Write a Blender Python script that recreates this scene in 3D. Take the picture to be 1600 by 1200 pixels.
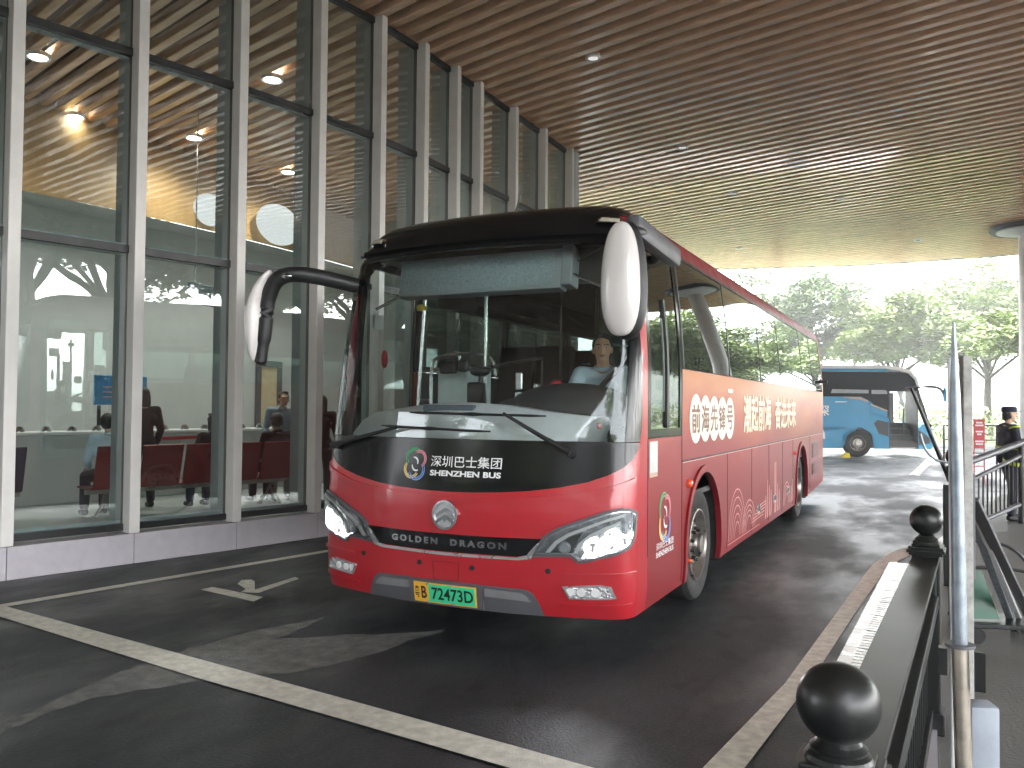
import bpy, bmesh, math, random
from math import radians, sin, cos, pi, atan2, sqrt, hypot
from mathutils import Vector, Matrix
from mathutils.geometry import tessellate_polygon
for o in list(bpy.data.objects): bpy.data.objects.remove(o, do_unlink=True)
SC = bpy.context.scene
COL = SC.collection
R = random.Random(7)

# ------------------------------------------------------------ camera
F = 1320.0
TH, PT, RL = radians(26.293), radians(1.547), radians(0.491)
CP = Vector((2.991, -5.044, 1.645))
fw = Vector((-sin(TH)*cos(PT), cos(TH)*cos(PT), sin(PT)))
rt0 = Vector((cos(TH), sin(TH), 0)); up0 = rt0.cross(fw)
rt = rt0*cos(RL)+up0*sin(RL); up = up0*cos(RL)-rt0*sin(RL)
cam = bpy.data.cameras.new('camera'); camo = bpy.data.objects.new('camera', cam); COL.objects.link(camo)
cam.sensor_width = 36.0; cam.lens = F/1600*36.0; cam.clip_end = 2000; cam.clip_start = 0.05
M = Matrix((rt, up, -fw)).transposed().to_4x4(); M.translation = CP
camo.matrix_world = M
SC.camera = camo
SC.render.resolution_x, SC.render.resolution_y = 1024, 768

# ------------------------------------------------------------ world, sun, exposure
SUN_EL, SUN_AZ = radians(55), radians(60)      # azimuth measured from +Y towards +X
w = bpy.data.worlds.new('World'); SC.world = w; w.use_nodes = True
nt = w.node_tree; nt.nodes.clear()
sky = nt.nodes.new('ShaderNodeTexSky'); sky.sky_type = 'NISHITA'; sky.sun_disc = False
sky.sun_elevation = SUN_EL; sky.sun_rotation = SUN_AZ; sky.air_density = 1.0; sky.dust_density = 3.0
bw = nt.nodes.new('ShaderNodeRGBToBW'); mx = nt.nodes.new('ShaderNodeMix'); mx.data_type = 'RGBA'
mx.inputs[0].default_value = 0.88
bg = nt.nodes.new('ShaderNodeBackground'); bg.inputs[1].default_value = 0.15
wo = nt.nodes.new('ShaderNodeOutputWorld')
nt.links.new(sky.outputs[0], bw.inputs[0]); nt.links.new(sky.outputs[0], mx.inputs[6])
nt.links.new(bw.outputs[0], mx.inputs[7]); nt.links.new(mx.outputs[2], bg.inputs[0]); nt.links.new(bg.outputs[0], wo.inputs[0])
sl = bpy.data.lights.new('sun', 'SUN'); sl.energy = .9; sl.angle = radians(20); sl.color = (1, .97, .92)
so = bpy.data.objects.new('sun', sl); COL.objects.link(so)
sd = Vector((sin(SUN_AZ)*cos(SUN_EL), cos(SUN_AZ)*cos(SUN_EL), sin(SUN_EL)))
so.rotation_euler = sd.to_track_quat('Z', 'Y').to_euler()
SC.view_settings.view_transform = 'Standard'; SC.view_settings.look = 'None'
SC.view_settings.exposure = 4.6; SC.view_settings.gamma = 1
SC.cycles.max_bounces = 8; SC.cycles.transparent_max_bounces = 16; SC.cycles.glossy_bounces = 4
SC.cycles.sample_clamp_indirect = 6; SC.cycles.caustics_reflective = False; SC.cycles.caustics_refractive = False

# ------------------------------------------------------------ materials
def nodes(name):
    m = bpy.data.materials.new(name); m.use_nodes = True; t = m.node_tree
    return m, t, t.nodes['Principled BSDF']
def mat(name, col, rough=.5, metal=0, var=.12, scale=6, bump=0, bscale=60, rvar=.1, coat=0, spec=.5, stretch=None, emit=None, es=0, cvar=None):
    m, t, b = nodes(name); N = t.nodes; Lk = t.links
    tc = N.new('ShaderNodeTexCoord'); mp = N.new('ShaderNodeMapping'); Lk.new(tc.outputs['Object'], mp.inputs[0])
    if stretch: mp.inputs['Scale'].default_value = stretch
    n = N.new('ShaderNodeTexNoise'); n.inputs['Scale'].default_value = scale; n.inputs['Detail'].default_value = 6; n.inputs['Roughness'].default_value = .6
    Lk.new(mp.outputs[0], n.inputs[0])
    cr = N.new('ShaderNodeValToRGB'); e = cr.color_ramp.elements; e[0].position = .3; e[1].position = .7
    c2 = cvar or tuple(min(1, c*(1+var)+var*.01) for c in col)
    e[0].color = (*[c*(1-var) for c in col], 1); e[1].color = (*c2, 1)
    Lk.new(n.outputs[0], cr.inputs[0]); Lk.new(cr.outputs[0], b.inputs['Base Color'])
    mr = N.new('ShaderNodeMapRange'); mr.inputs[1].default_value = .3; mr.inputs[2].default_value = .7
    mr.inputs[3].default_value = max(0.02, rough-rvar); mr.inputs[4].default_value = min(1, rough+rvar)
    Lk.new(n.outputs[0], mr.inputs[0]); Lk.new(mr.outputs[0], b.inputs['Roughness'])
    b.inputs['Metallic'].default_value = metal; b.inputs['Coat Weight'].default_value = coat; b.inputs['Coat Roughness'].default_value = .06
    b.inputs['Specular IOR Level'].default_value = spec
    if bump:
        n2 = N.new('ShaderNodeTexNoise'); n2.inputs['Scale'].default_value = bscale; n2.inputs['Detail'].default_value = 4
        Lk.new(mp.outputs[0], n2.inputs[0]); bp = N.new('ShaderNodeBump'); bp.inputs['Strength'].default_value = bump; bp.inputs['Distance'].default_value = .02
        Lk.new(n2.outputs[0], bp.inputs['Height']); Lk.new(bp.outputs[0], b.inputs['Normal'])
    if emit: b.inputs['Emission Color'].default_value = (*emit, 1); b.inputs['Emission Strength'].default_value = es
    return m
def glass(name, tint, refl=.06, ior=1.5, rough=.0, dirt=0, mul=1.6):
    m = bpy.data.materials.new(name); m.use_nodes = True; t = m.node_tree; N = t.nodes; N.clear(); Lk = t.links
    o = N.new('ShaderNodeOutputMaterial'); tr = N.new('ShaderNodeBsdfTransparent'); tr.inputs[0].default_value = (*tint, 1)
    g = N.new('ShaderNodeBsdfGlossy'); g.inputs['Roughness'].default_value = rough; g.inputs[0].default_value = (.93, .97, .96, 1)
    fr = N.new('ShaderNodeFresnel'); fr.inputs[0].default_value = ior
    ad = N.new('ShaderNodeMath'); ad.operation = 'MULTIPLY_ADD'; ad.use_clamp = True; ad.inputs[1].default_value = mul; ad.inputs[2].default_value = refl
    mi = N.new('ShaderNodeMixShader'); Lk.new(fr.outputs[0], ad.inputs[0]); Lk.new(ad.outputs[0], mi.inputs[0])
    Lk.new(tr.outputs[0], mi.inputs[1]); Lk.new(g.outputs[0], mi.inputs[2]); last = mi
    if dirt:
        tc = N.new('ShaderNodeTexCoord'); n = N.new('ShaderNodeTexNoise'); n.inputs['Scale'].default_value = 2.2; n.inputs['Detail'].default_value = 8
        Lk.new(tc.outputs['Object'], n.inputs[0]); mr = N.new('ShaderNodeMapRange'); mr.inputs[1].default_value = .4; mr.inputs[2].default_value = .8; mr.inputs[4].default_value = dirt
        Lk.new(n.outputs[0], mr.inputs[0]); d = N.new('ShaderNodeBsdfDiffuse'); d.inputs[0].default_value = (.5, .52, .5, 1)
        m2 = N.new('ShaderNodeMixShader'); Lk.new(mr.outputs[0], m2.inputs[0]); Lk.new(mi.outputs[0], m2.inputs[1]); Lk.new(d.outputs[0], m2.inputs[2]); last = m2
        wv = N.new('ShaderNodeTexNoise'); wv.inputs['Scale'].default_value = .9; Lk.new(tc.outputs['Object'], wv.inputs[0])
        bp = N.new('ShaderNodeBump'); bp.inputs['Strength'].default_value = .06; bp.inputs['Distance'].default_value = .05
        Lk.new(wv.outputs[0], bp.inputs['Height']); Lk.new(bp.outputs[0], g.inputs['Normal'])
    Lk.new(last.outputs[0], o.inputs[0]); return m
def emis(name, col, s):
    m = bpy.data.materials.new(name); m.use_nodes = True; t = m.node_tree; t.nodes.clear()
    e = t.nodes.new('ShaderNodeEmission'); e.inputs[0].default_value = (*col, 1); e.inputs[1].default_value = s
    o = t.nodes.new('ShaderNodeOutputMaterial'); t.links.new(e.outputs[0], o.inputs[0]); return m
MT = {}
def asphalt():
    m, t, b = nodes('wet_asphalt'); N = t.nodes; Lk = t.links
    tc = N.new('ShaderNodeTexCoord')
    def noise(s, d=6, st=None, rg=.6):
        n = N.new('ShaderNodeTexNoise'); n.inputs['Scale'].default_value = s; n.inputs['Detail'].default_value = d; n.inputs['Roughness'].default_value = rg
        if st:
            mp = N.new('ShaderNodeMapping'); mp.inputs['Scale'].default_value = st; mp.inputs['Rotation'].default_value = (0, 0, radians(-20)); Lk.new(tc.outputs['Object'], mp.inputs[0]); Lk.new(mp.outputs[0], n.inputs[0])
        else: Lk.new(tc.outputs['Object'], n.inputs[0])
        return n
    wet = noise(.55, 7, (1.6, .7, 1)); fine = noise(55, 4, None, .75); mid = noise(5, 8)
    cr = N.new('ShaderNodeValToRGB'); e = cr.color_ramp.elements
    e[0].position = .42; e[0].color = (.0065, .008, .0105, 1); e[1].position = .62; e[1].color = (.020, .023, .027, 1)
    Lk.new(wet.outputs[0], cr.inputs[0])
    cf = N.new('ShaderNodeValToRGB'); e = cf.color_ramp.elements; e[0].position = .38; e[0].color = (.25, .25, .25, 1); e[1].position = .68; e[1].color = (2.6, 2.6, 2.6, 1)
    Lk.new(fine.outputs[0], cf.inputs[0])
    mu = N.new('ShaderNodeMix'); mu.data_type = 'RGBA'; mu.blend_type = 'MULTIPLY'; mu.inputs[0].default_value = .8
    Lk.new(cr.outputs[0], mu.inputs[6]); Lk.new(cf.outputs[0], mu.inputs[7])
    cm = N.new('ShaderNodeValToRGB'); e = cm.color_ramp.elements; e[0].position = .3; e[0].color = (.7, .7, .7, 1); e[1].position = .7; e[1].color = (1.3, 1.3, 1.3, 1)
    Lk.new(mid.outputs[0], cm.inputs[0])
    m2 = N.new('ShaderNodeMix'); m2.data_type = 'RGBA'; m2.blend_type = 'MULTIPLY'; m2.inputs[0].default_value = .7
    Lk.new(mu.outputs[2], m2.inputs[6]); Lk.new(cm.outputs[0], m2.inputs[7]); Lk.new(m2.outputs[2], b.inputs['Base Color'])
    mr = N.new('ShaderNodeMapRange'); mr.inputs[1].default_value = .40; mr.inputs[2].default_value = .58; mr.inputs[3].default_value = .30; mr.inputs[4].default_value = .62
    Lk.new(wet.outputs[0], mr.inputs[0]); Lk.new(mr.outputs[0], b.inputs['Roughness'])
    b.inputs['Specular IOR Level'].default_value = .32
    sp = noise(3.2, 3, (1.5, .8, 1), .4); cs = N.new('ShaderNodeValToRGB'); e = cs.color_ramp.elements; e[0].position = .60; e[0].color = (1, 1, 1, 1); e[1].position = .66; e[1].color = (.45, .45, .45, 1)
    Lk.new(sp.outputs[0], cs.inputs[0])
    vo = N.new('ShaderNodeTexVoronoi'); vo.feature = 'DISTANCE_TO_EDGE'; vo.inputs['Scale'].default_value = .42
    wn = noise(2.5, 5); va = N.new('ShaderNodeMixRGB'); va.inputs[0].default_value = .35; Lk.new(tc.outputs['Object'], va.inputs[1]); Lk.new(wn.outputs[1], va.inputs[2]); Lk.new(va.outputs[0], vo.inputs[0])
    ck = N.new('ShaderNodeMapRange'); ck.inputs[1].default_value = .0; ck.inputs[2].default_value = .006; ck.inputs[3].default_value = .35; Lk.new(vo.outputs[0], ck.inputs[0])
    m3 = N.new('ShaderNodeMix'); m3.data_type = 'RGBA'; m3.blend_type = 'MULTIPLY'; m3.inputs[0].default_value = 1; Lk.new(m2.outputs[2], m3.inputs[6]); Lk.new(cs.outputs[0], m3.inputs[7])
    m4 = N.new('ShaderNodeMix'); m4.data_type = 'RGBA'; m4.blend_type = 'MULTIPLY'; m4.inputs[0].default_value = .6; Lk.new(m3.outputs[2], m4.inputs[6]); Lk.new(ck.outputs[0], m4.inputs[7]); Lk.new(m4.outputs[2], b.inputs['Base Color'])
    bp = N.new('ShaderNodeBump'); bp.inputs['Strength'].default_value = .7; bp.inputs['Distance'].default_value = .008
    Lk.new(fine.outputs[0], bp.inputs['Height']); Lk.new(bp.outputs[0], b.inputs['Normal'])
    return m
MT['asphalt'] = asphalt()
MT['dry'] = mat('worn_dry_asphalt', (.10, .10, .092), .75, var=.55, scale=9, bump=.5, bscale=80)
MT['paint'] = mat('worn_road_paint', (.56, .54, .47), .6, var=.25, scale=14, bump=.3, bscale=120)
MT['paintb'] = mat('lightened_line_paint', (.78, .76, .66), .6, var=.25, scale=14, bump=.3, bscale=120)  # same road paint, lightened to offset the shade beside the bus
MT['paintw'] = mat('old_white_paint', (.5, .49, .45), .6, var=.3, scale=20, bump=.3, bscale=120)
MT['conc'] = mat('pavement_concrete', (.13, .128, .122), .6, var=.25, scale=2.5, bump=.25, bscale=50)
MT['plinth'] = mat('plinth_stone', (.50, .47, .51), .45, var=.07, scale=10)
MT['mull'] = mat('mullion_aluminium', (.74, .72, .69), .45, metal=0, var=.05)
MT['blackf'] = mat('black_frame', (.012, .013, .014), .4, var=.2)
MT['fin'] = mat('inner_frame_grey', (.40, .46, .47), .45, metal=.1, var=.06)
MT['slat'] = mat('timber_look_slat', (.84, .56, .36), .24, var=.2, scale=1.2, rvar=.03, coat=.4, stretch=(.5, 6, 6))
MT['backing'] = mat('ceiling_backing', (.012, .009, .008), .8, var=.2)
MT['white'] = mat('white_paint', (.75, .75, .74), .5, var=.05)
MT['hallwall'] = mat('hall_wall_panel', (.56, .575, .57), .5, var=.05, scale=2)
MT['hallfloor'] = mat('hall_floor_tile', (.34, .37, .36), .5, var=.12, scale=3)
MT['band'] = mat('timber_band', (.46, .28, .11), .45, var=.12, scale=1.5, stretch=(6, 6, .5))
MT['red'] = mat('red_bus_paint', (.43, .010, .020), .32, var=.02, scale=2, coat=.6, rvar=.01)
def redside():  # livery gradient, its reds darkened to stand in for dimmer light along the side
    m, t, b = nodes('dimmed_red_side_livery'); N = t.nodes; Lk = t.links
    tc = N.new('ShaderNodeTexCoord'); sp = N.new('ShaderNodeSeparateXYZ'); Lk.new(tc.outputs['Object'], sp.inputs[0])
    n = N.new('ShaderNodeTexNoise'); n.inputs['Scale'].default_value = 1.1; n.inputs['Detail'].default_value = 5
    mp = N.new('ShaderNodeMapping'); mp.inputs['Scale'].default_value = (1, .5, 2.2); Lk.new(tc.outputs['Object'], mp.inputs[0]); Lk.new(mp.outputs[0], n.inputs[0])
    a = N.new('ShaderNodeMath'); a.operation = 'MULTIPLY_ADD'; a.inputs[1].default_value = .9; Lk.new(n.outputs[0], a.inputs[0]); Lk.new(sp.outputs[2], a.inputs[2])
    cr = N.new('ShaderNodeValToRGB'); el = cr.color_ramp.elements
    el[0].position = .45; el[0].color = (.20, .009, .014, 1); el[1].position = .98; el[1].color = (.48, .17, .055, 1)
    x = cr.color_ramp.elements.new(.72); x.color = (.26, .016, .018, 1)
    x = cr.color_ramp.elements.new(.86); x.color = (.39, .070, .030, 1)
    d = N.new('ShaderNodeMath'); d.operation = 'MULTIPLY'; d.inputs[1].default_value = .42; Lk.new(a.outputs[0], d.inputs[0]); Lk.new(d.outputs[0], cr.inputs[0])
    Lk.new(cr.outputs[0], b.inputs['Base Color']); b.inputs['Roughness'].default_value = .42; b.inputs['Specular IOR Level'].default_value = .3; b.inputs['Coat Weight'].default_value = .12; b.inputs['Coat Roughness'].default_value = .08
    return m
MT['redside'] = redside()
MT['black'] = mat('gloss_black', (.005, .005, .006), .16, var=.1, coat=.0, spec=.35, rvar=.03)
MT['trim'] = mat('black_plastic', (.015, .015, .016), .45, var=.2)
MT['rubber'] = mat('tyre_rubber', (.008, .008, .008), .75, var=.3, scale=12, bump=.3, bscale=90)
MT['rim'] = mat('rim_alloy', (.36, .33, .30), .34, metal=.85, var=.2, scale=9)
MT['rimd'] = mat('brake_dust_metal', (.06, .055, .05), .5, metal=.6, var=.4)
MT['chrome'] = mat('chrome', (.75, .76, .78), .12, metal=1, var=.04)
MT['silver'] = mat('silver_paint', (.55, .56, .57), .3, metal=.7, var=.05)
MT['greyp'] = mat('grey_bumper_plastic', (.09, .09, .10), .45, var=.12)
MT['dgrey'] = mat('dark_grey_vinyl', (.04, .042, .045), .6, var=.2)
MT['seat'] = mat('coach_seat_fabric', (.022, .018, .022), .8, var=.3, scale=20)
MT['cream'] = mat('mirror_shell', (.74, .70, .68), .22, var=.04, coat=.5)
MT['dashw'] = mat('dashboard_pale', (.84, .85, .88), .4, var=.1, scale=5, bump=.2, bscale=30)
MT['led'] = mat('blind_display', (.40, .50, .52), .35, var=.25, scale=60, bump=.4, bscale=140)
MT['hl'] = emis('headlight_glow', (1, 1, 1), 1.6)
_t = MT['hl'].node_tree; _e = _t.nodes['Emission']; _v = _t.nodes.new('ShaderNodeTexVoronoi'); _v.inputs['Scale'].default_value = 38; _c = _t.nodes.new('ShaderNodeTexCoord')
_m = _t.nodes.new('ShaderNodeMapRange'); _m.inputs[1].default_value = .1; _m.inputs[2].default_value = .7; _m.inputs[3].default_value = 3.0; _m.inputs[4].default_value = .016
_t.links.new(_c.outputs['Object'], _v.inputs[0]); _t.links.new(_v.outputs[0], _m.inputs[0]); _t.links.new(_m.outputs[0], _e.inputs[1])
MT['hlbowl'] = mat('headlight_bowl', (.30, .31, .33), .22, metal=.8, var=.5, scale=14)
MT['fogb'] = mat('fog_reflector', (.62, .62, .64), .18, metal=.6, var=.5, scale=26, bump=.8, bscale=40)
MT['orange'] = mat('amber_lens', (.75, .10, .03), .2, var=.1, coat=.5)
MT['lens'] = glass('clear_lens', (.93, .95, .96), .04)
MT['wind'] = glass('windshield_glass', (.90, .96, .95), .015, dirt=.03, mul=1.0)
MT['sideg'] = glass('tinted_side_glass', (.14, .185, .165), .09, mul=1.2)
MT['cabg'] = glass('cab_side_glass', (.72, .80, .76), .05, mul=1.2)
MT['roofred'] = mat('dull_red_roof', (.20, .014, .018), .5, var=.1)
MT['facg'] = glass('facade_glass', (.72, .80, .78), .08, dirt=.06)
MT['pgreen'] = mat('plate_green', (.04, .62, .30), .4, var=.05)
MT['pyel'] = mat('plate_yellow', (.85, .47, .05), .4, var=.05)
MT['ink'] = mat('black_ink', (.01, .01, .012), .5, var=.05)
MT['lett'] = mat('white_lettering', (.82, .82, .82), .4, var=.03)
MT['palel'] = mat('pale_yellow_lettering', (.80, .70, .50), .4, var=.12, scale=8)
MT['disc'] = mat('cream_disc_print', (.80, .76, .62), .4, var=.04)
MT['brownl'] = mat('brown_lettering', (.20, .07, .04), .4, var=.08)
MT['pinkl'] = mat('pink_line_print', (.70, .35, .32), .4, var=.1)
MT['lg'] = mat('logo_green', (.05, .38, .14), .4, var=.05); MT['lp'] = mat('logo_pink', (.70, .22, .28), .4, var=.05)
MT['ly'] = mat('logo_yellow', (.78, .55, .18), .4, var=.05); MT['lb'] = mat('logo_blue', (.16, .30, .62), .4, var=.05)
MT['iron'] = mat('black_fence_paint', (.009, .010, .010), .36, var=.1, scale=9, rvar=.015)
MT['steelb'] = mat('galvanised_steel', (.30, .34, .38), .42, metal=.6, var=.3, scale=18)
MT['brass'] = mat('stained_steel', (.48, .43, .36), .35, metal=.6, var=.3, scale=12)
MT['ssteel'] = mat('stainless_drain', (.66, .65, .62), .3, metal=.35, var=.15, scale=12)
MT['greenp'] = mat('green_sheet', (.01, .09, .05), .4, var=.2)
MT['navy'] = mat('navy_uniform', (.018, .024, .045), .85, var=.2, scale=14, bump=.2, bscale=40)
MT['hivis'] = mat('reflective_yellow', (.62, .80, .05), .5, var=.05)
MT['skin'] = mat('skin', (.66, .40, .27), .5, var=.08, scale=10)
MT['hair'] = mat('black_hair', (.008, .007, .007), .5, var=.3, scale=40, bump=.5, bscale=120, stretch=(1, 1, 4))
MT['lblue'] = mat('light_blue_shirt', (.60, .76, .88), .8, var=.08, scale=12, bump=.2, bscale=30)
MT['dcoat'] = mat('dark_coat', (.012, .011, .013), .9, var=.3, scale=12)
MT['beige'] = mat('beige_cloth', (.45, .40, .35), .85, var=.12, scale=12, bump=.2, bscale=30)
MT['vest'] = mat('pale_blue_vest', (.34, .47, .55), .85, var=.12, scale=12)
MT['trous'] = mat('grey_trousers', (.25, .25, .27), .85, var=.12, scale=12)
MT['benchr'] = mat('red_bench_steel', (.22, .012, .014), .35, metal=.2, var=.1)
MT['benchn'] = mat('navy_bench_steel', (.03, .04, .08), .35, metal=.2, var=.1)
MT['redp'] = mat('red_panel', (.60, .03, .05), .45, var=.08)
MT['bluep'] = mat('blue_screen_print', (.03, .20, .42), .4, var=.2, scale=5)
MT['bark'] = mat('tree_bark', (.10, .085, .065), .9, var=.4, scale=8, bump=.7, bscale=20)
MT['leafa'] = mat('leaf_mid_green', (.12, .18, .055), .6, var=.35, scale=.6)
MT['leafb'] = mat('leaf_yellow_green', (.19, .25, .07), .6, var=.3, scale=.6)
MT['grass'] = mat('lawn_green', (.09, .13, .04), .9, var=.4, scale=1.2)
MT['cblue'] = mat('blue_coach_paint', (.02, .27, .50), .45, var=.06, scale=2, coat=.2)
MT['cglass'] = glass('coach_dark_glass', (.10, .12, .14), .10)
MT['tan'] = mat('tan_stripe', (.50, .36, .27), .5, var=.06)
MT['yellow'] = mat('yellow_rubber', (.80, .62, .03), .6, var=.1)
MT['metalp'] = mat('interior_handrail', (.62, .64, .64), .2, metal=.9, var=.05)
MT['bld'] = mat('distant_building_wall', (.55, .55, .55), .7, var=.08)

# ------------------------------------------------------------ tagging
def tag(o, label=None, cat=None, group=None, kind=None):
    if label: o['label'] = label
    if cat: o['category'] = cat
    if group: o['group'] = group
    if kind: o['kind'] = kind
    return o
def empty(name, loc=(0, 0, 0), rz=0, label=None, cat=None, group=None, kind=None):
    o = bpy.data.objects.new(name, None); COL.objects.link(o); o.location = loc; o.rotation_euler = (0, 0, rz)
    o.empty_display_size = .2
    return tag(o, label, cat, group, kind)
def link_mesh(name, me, m, parent=None):
    o = bpy.data.objects.new(name, me); COL.objects.link(o)
    if m is not None:
        me.materials.clear(); me.materials.append(MT[m] if isinstance(m, str) else m)
    if parent is not None: o.parent = parent
    return o
def fin(name, bm, m, parent=None, smooth=False):
    me = bpy.data.meshes.new(name); bm.to_mesh(me); bm.free()
    if smooth:
        me.polygons.foreach_set('use_smooth', [True]*len(me.polygons))
        try: me.set_sharp_from_angle(angle=radians(38))
        except Exception: pass
    return link_mesh(name, me, m, parent)
def copy_tree(o, parent=None):
    c = o.copy(); COL.objects.link(c); c.parent = parent
    for ch in list(o.children): copy_tree(ch, c)
    return c

# ------------------------------------------------------------ mesh helpers
def box(bm, x0, x1, y0, y1, z0, z1, mtx=None, bev=0):
    vs = [Vector((x, y, z)) for x in (x0, x1) for y in (y0, y1) for z in (z0, z1)]
    if mtx is not None: vs = [mtx @ v for v in vs]
    v = [bm.verts.new(p) for p in vs]
    fs = [bm.faces.new([v[i] for i in q]) for q in ((0, 1, 3, 2), (4, 6, 7, 5), (0, 4, 5, 1), (2, 3, 7, 6), (0, 2, 6, 4), (1, 5, 7, 3))]
    if bev:
        es = list({e for f in fs for e in f.edges})
        bmesh.ops.bevel(bm, geom=es, offset=bev, segments=2, affect='EDGES', profile=.5)
def cyl(bm, p0, p1, r0, r1=None, n=16, caps=True):
    p0, p1 = Vector(p0), Vector(p1); r1 = r0 if r1 is None else r1; d = (p1-p0)
    q = d.to_track_quat('Z', 'Y'); a = []; b = []
    for i in range(n):
        t = 2*pi*i/n; v = Vector((cos(t), sin(t), 0))
        a.append(bm.verts.new(p0+q@(v*r0))); b.append(bm.verts.new(p1+q@(v*r1)))
    for i in range(n): bm.faces.new((a[i], a[(i+1) % n], b[(i+1) % n], b[i]))
    if caps: bm.faces.new(a[::-1]); bm.faces.new(b)
def tube(bm, pts, r, n=8, rs=None):
    pts = [Vector(p) for p in pts]; rings = []
    ref = Vector((0, 0, 1))
    for i, p in enumerate(pts):
        d = (pts[min(i+1, len(pts)-1)]-pts[max(i-1, 0)]).normalized()
        x = d.cross(ref)
        if x.length < .1: x = d.cross(Vector((0, 1, 0)))
        x.normalize(); y = d.cross(x); rr = rs[i] if rs else r
        rings.append([bm.verts.new(p+(x*cos(2*pi*k/n)+y*sin(2*pi*k/n))*rr) for k in range(n)])
    for a, b in zip(rings, rings[1:]):
        for k in range(n): bm.faces.new((a[k], a[(k+1) % n], b[(k+1) % n], b[k]))
    bm.faces.new(rings[0][::-1]); bm.faces.new(rings[-1])
def smoothpts(pts, n=6):
    pts = [Vector(p) for p in pts]; out = []
    for i in range(len(pts)-1):
        p0, p1, p2, p3 = pts[max(i-1, 0)], pts[i], pts[i+1], pts[min(i+2, len(pts)-1)]
        for k in range(n):
            t = k/n; out.append(.5*((2*p1)+(p2-p0)*t+(2*p0-5*p1+4*p2-p3)*t*t+(3*p1-p0-3*p2+p3)*t**3))
    out.append(pts[-1]); return out
def lathe(bm, prof, n=32, axis='Z', mtx=None):
    rings = []
    for r, h in prof:
        ring = []
        for k in range(n):
            t = 2*pi*k/n
            p = Vector((r*cos(t), r*sin(t), h)) if axis == 'Z' else Vector((h, r*cos(t), r*sin(t)))
            ring.append(bm.verts.new(mtx @ p if mtx is not None else p))
        rings.append(ring)
    for a, b in zip(rings, rings[1:]):
        for k in range(n): bm.faces.new((a[k], a[(k+1) % n], b[(k+1) % n], b[k]))
def prism(bm, pts, z0, z1, mtx=None):
    a = [Vector((x, y, z0)) for x, y in pts]; b = [Vector((x, y, z1)) for x, y in pts]
    if mtx is not None: a = [mtx@p for p in a]; b = [mtx@p for p in b]
    A = [bm.verts.new(p) for p in a]; B = [bm.verts.new(p) for p in b]; n = len(pts)
    fa = bm.faces.new(A[::-1]); fb = bm.faces.new(B)
    for i in range(n): bm.faces.new((A[i], A[(i+1) % n], B[(i+1) % n], B[i]))
    bmesh.ops.triangulate(bm, faces=[fa, fb])
def flat(pts, z, name, m, parent=None):
    bm = bmesh.new(); vs = [bm.verts.new((x, y, z)) for x, y in pts]; f = bm.faces.new(vs)
    if f.normal.z < 0: f.normal_flip()
    bmesh.ops.triangulate(bm, faces=[f]); bm.normal_update()
    for f in bm.faces:
        if f.normal.z < 0: f.normal_flip()
    return fin(name, bm, m, parent)
# a 2D outline (with holes) cut on a grid and laid on a surface fn(u, v, offset)
def patch(name, loops, fn, off, th, m, parent, step=.06, smooth=True, mesh2d=None, stepv=None):
    bm = bmesh.new()
    if mesh2d is None:
        flatv = [p for lp in loops for p in lp]
        tris = tessellate_polygon([[Vector((x, y, 0)) for x, y in lp] for lp in loops])
        vs = [bm.verts.new((x, y, 0)) for x, y in flatv]
        for a, b, c in tris:
            try: bm.faces.new((vs[a], vs[b], vs[c]))
            except ValueError: pass
    else: bm.from_mesh(mesh2d)
    bmesh.ops.remove_doubles(bm, verts=bm.verts, dist=1e-5)
    xs = [v.co.x for v in bm.verts]; ys = [v.co.y for v in bm.verts]
    for ax, lo, hi, st in ((0, min(xs), max(xs), step), (1, min(ys), max(ys), stepv or step)):
        k = math.floor(lo/st)+1
        while k*st < hi:
            co = [0, 0, 0]; co[ax] = k*st; no = [0, 0, 0]; no[ax] = 1
            bmesh.ops.bisect_plane(bm, geom=bm.verts[:]+bm.edges[:]+bm.faces[:], plane_co=co, plane_no=no, dist=1e-6); k += 1
    for f in bm.faces:
        if f.normal.z < 0: f.normal_flip()
    if th:
        be = [e for e in bm.edges if len(e.link_faces) == 1]
        r = bmesh.ops.extrude_edge_only(bm, edges=be)
        for g in r['geom']:
            if isinstance(g, bmesh.types.BMVert): g.co.z = -1
        for e in be: e.smooth = False
    for v in bm.verts: v.co = fn(v.co.x, v.co.y, off-th if v.co.z < -.5 else off)
    bm.normal_update()
    me = bpy.data.meshes.new(name); bm.to_mesh(me); bm.free()
    if smooth: me.polygons.foreach_set('use_smooth', [True]*len(me.polygons))
    return link_mesh(name, me, m, parent)
def text2d(s, size, xscale=1, bold=0.0, spacing=1.0, shear=0, align='CENTER', fit=None):
    c = bpy.data.curves.new('txt', 'FONT'); c.body = s; c.size = size; c.offset = bold; c.align_x = align; c.align_y = 'CENTER'
    c.space_character = spacing; c.shear = shear; c.fill_mode = 'FRONT'; c.resolution_u = 3
    o = bpy.data.objects.new('txt', c); COL.objects.link(o); bpy.context.view_layer.update()
    me = bpy.data.meshes.new_from_object(o.evaluated_get(bpy.context.evaluated_depsgraph_get()))
    bpy.data.objects.remove(o); bpy.data.curves.remove(c)
    if fit and len(me.vertices):      # fit = (x0, x1, y0, y1)
        xs = [v.co.x for v in me.vertices]; ys = [v.co.y for v in me.vertices]
        sx = (fit[1]-fit[0])/(max(xs)-min(xs)); sy = (fit[3]-fit[2])/(max(ys)-min(ys)); mx_, my_ = min(xs), min(ys)
        for v in me.vertices: v.co.x = fit[0]+(v.co.x-mx_)*sx; v.co.y = fit[2]+(v.co.y-my_)*sy; v.co.z = 0
    else:
        for v in me.vertices: v.co.x *= xscale; v.co.z = 0
    return me
def ray(x, y): return fw+rt*((x-800)/F)+up*((600-y)/F)
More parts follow.
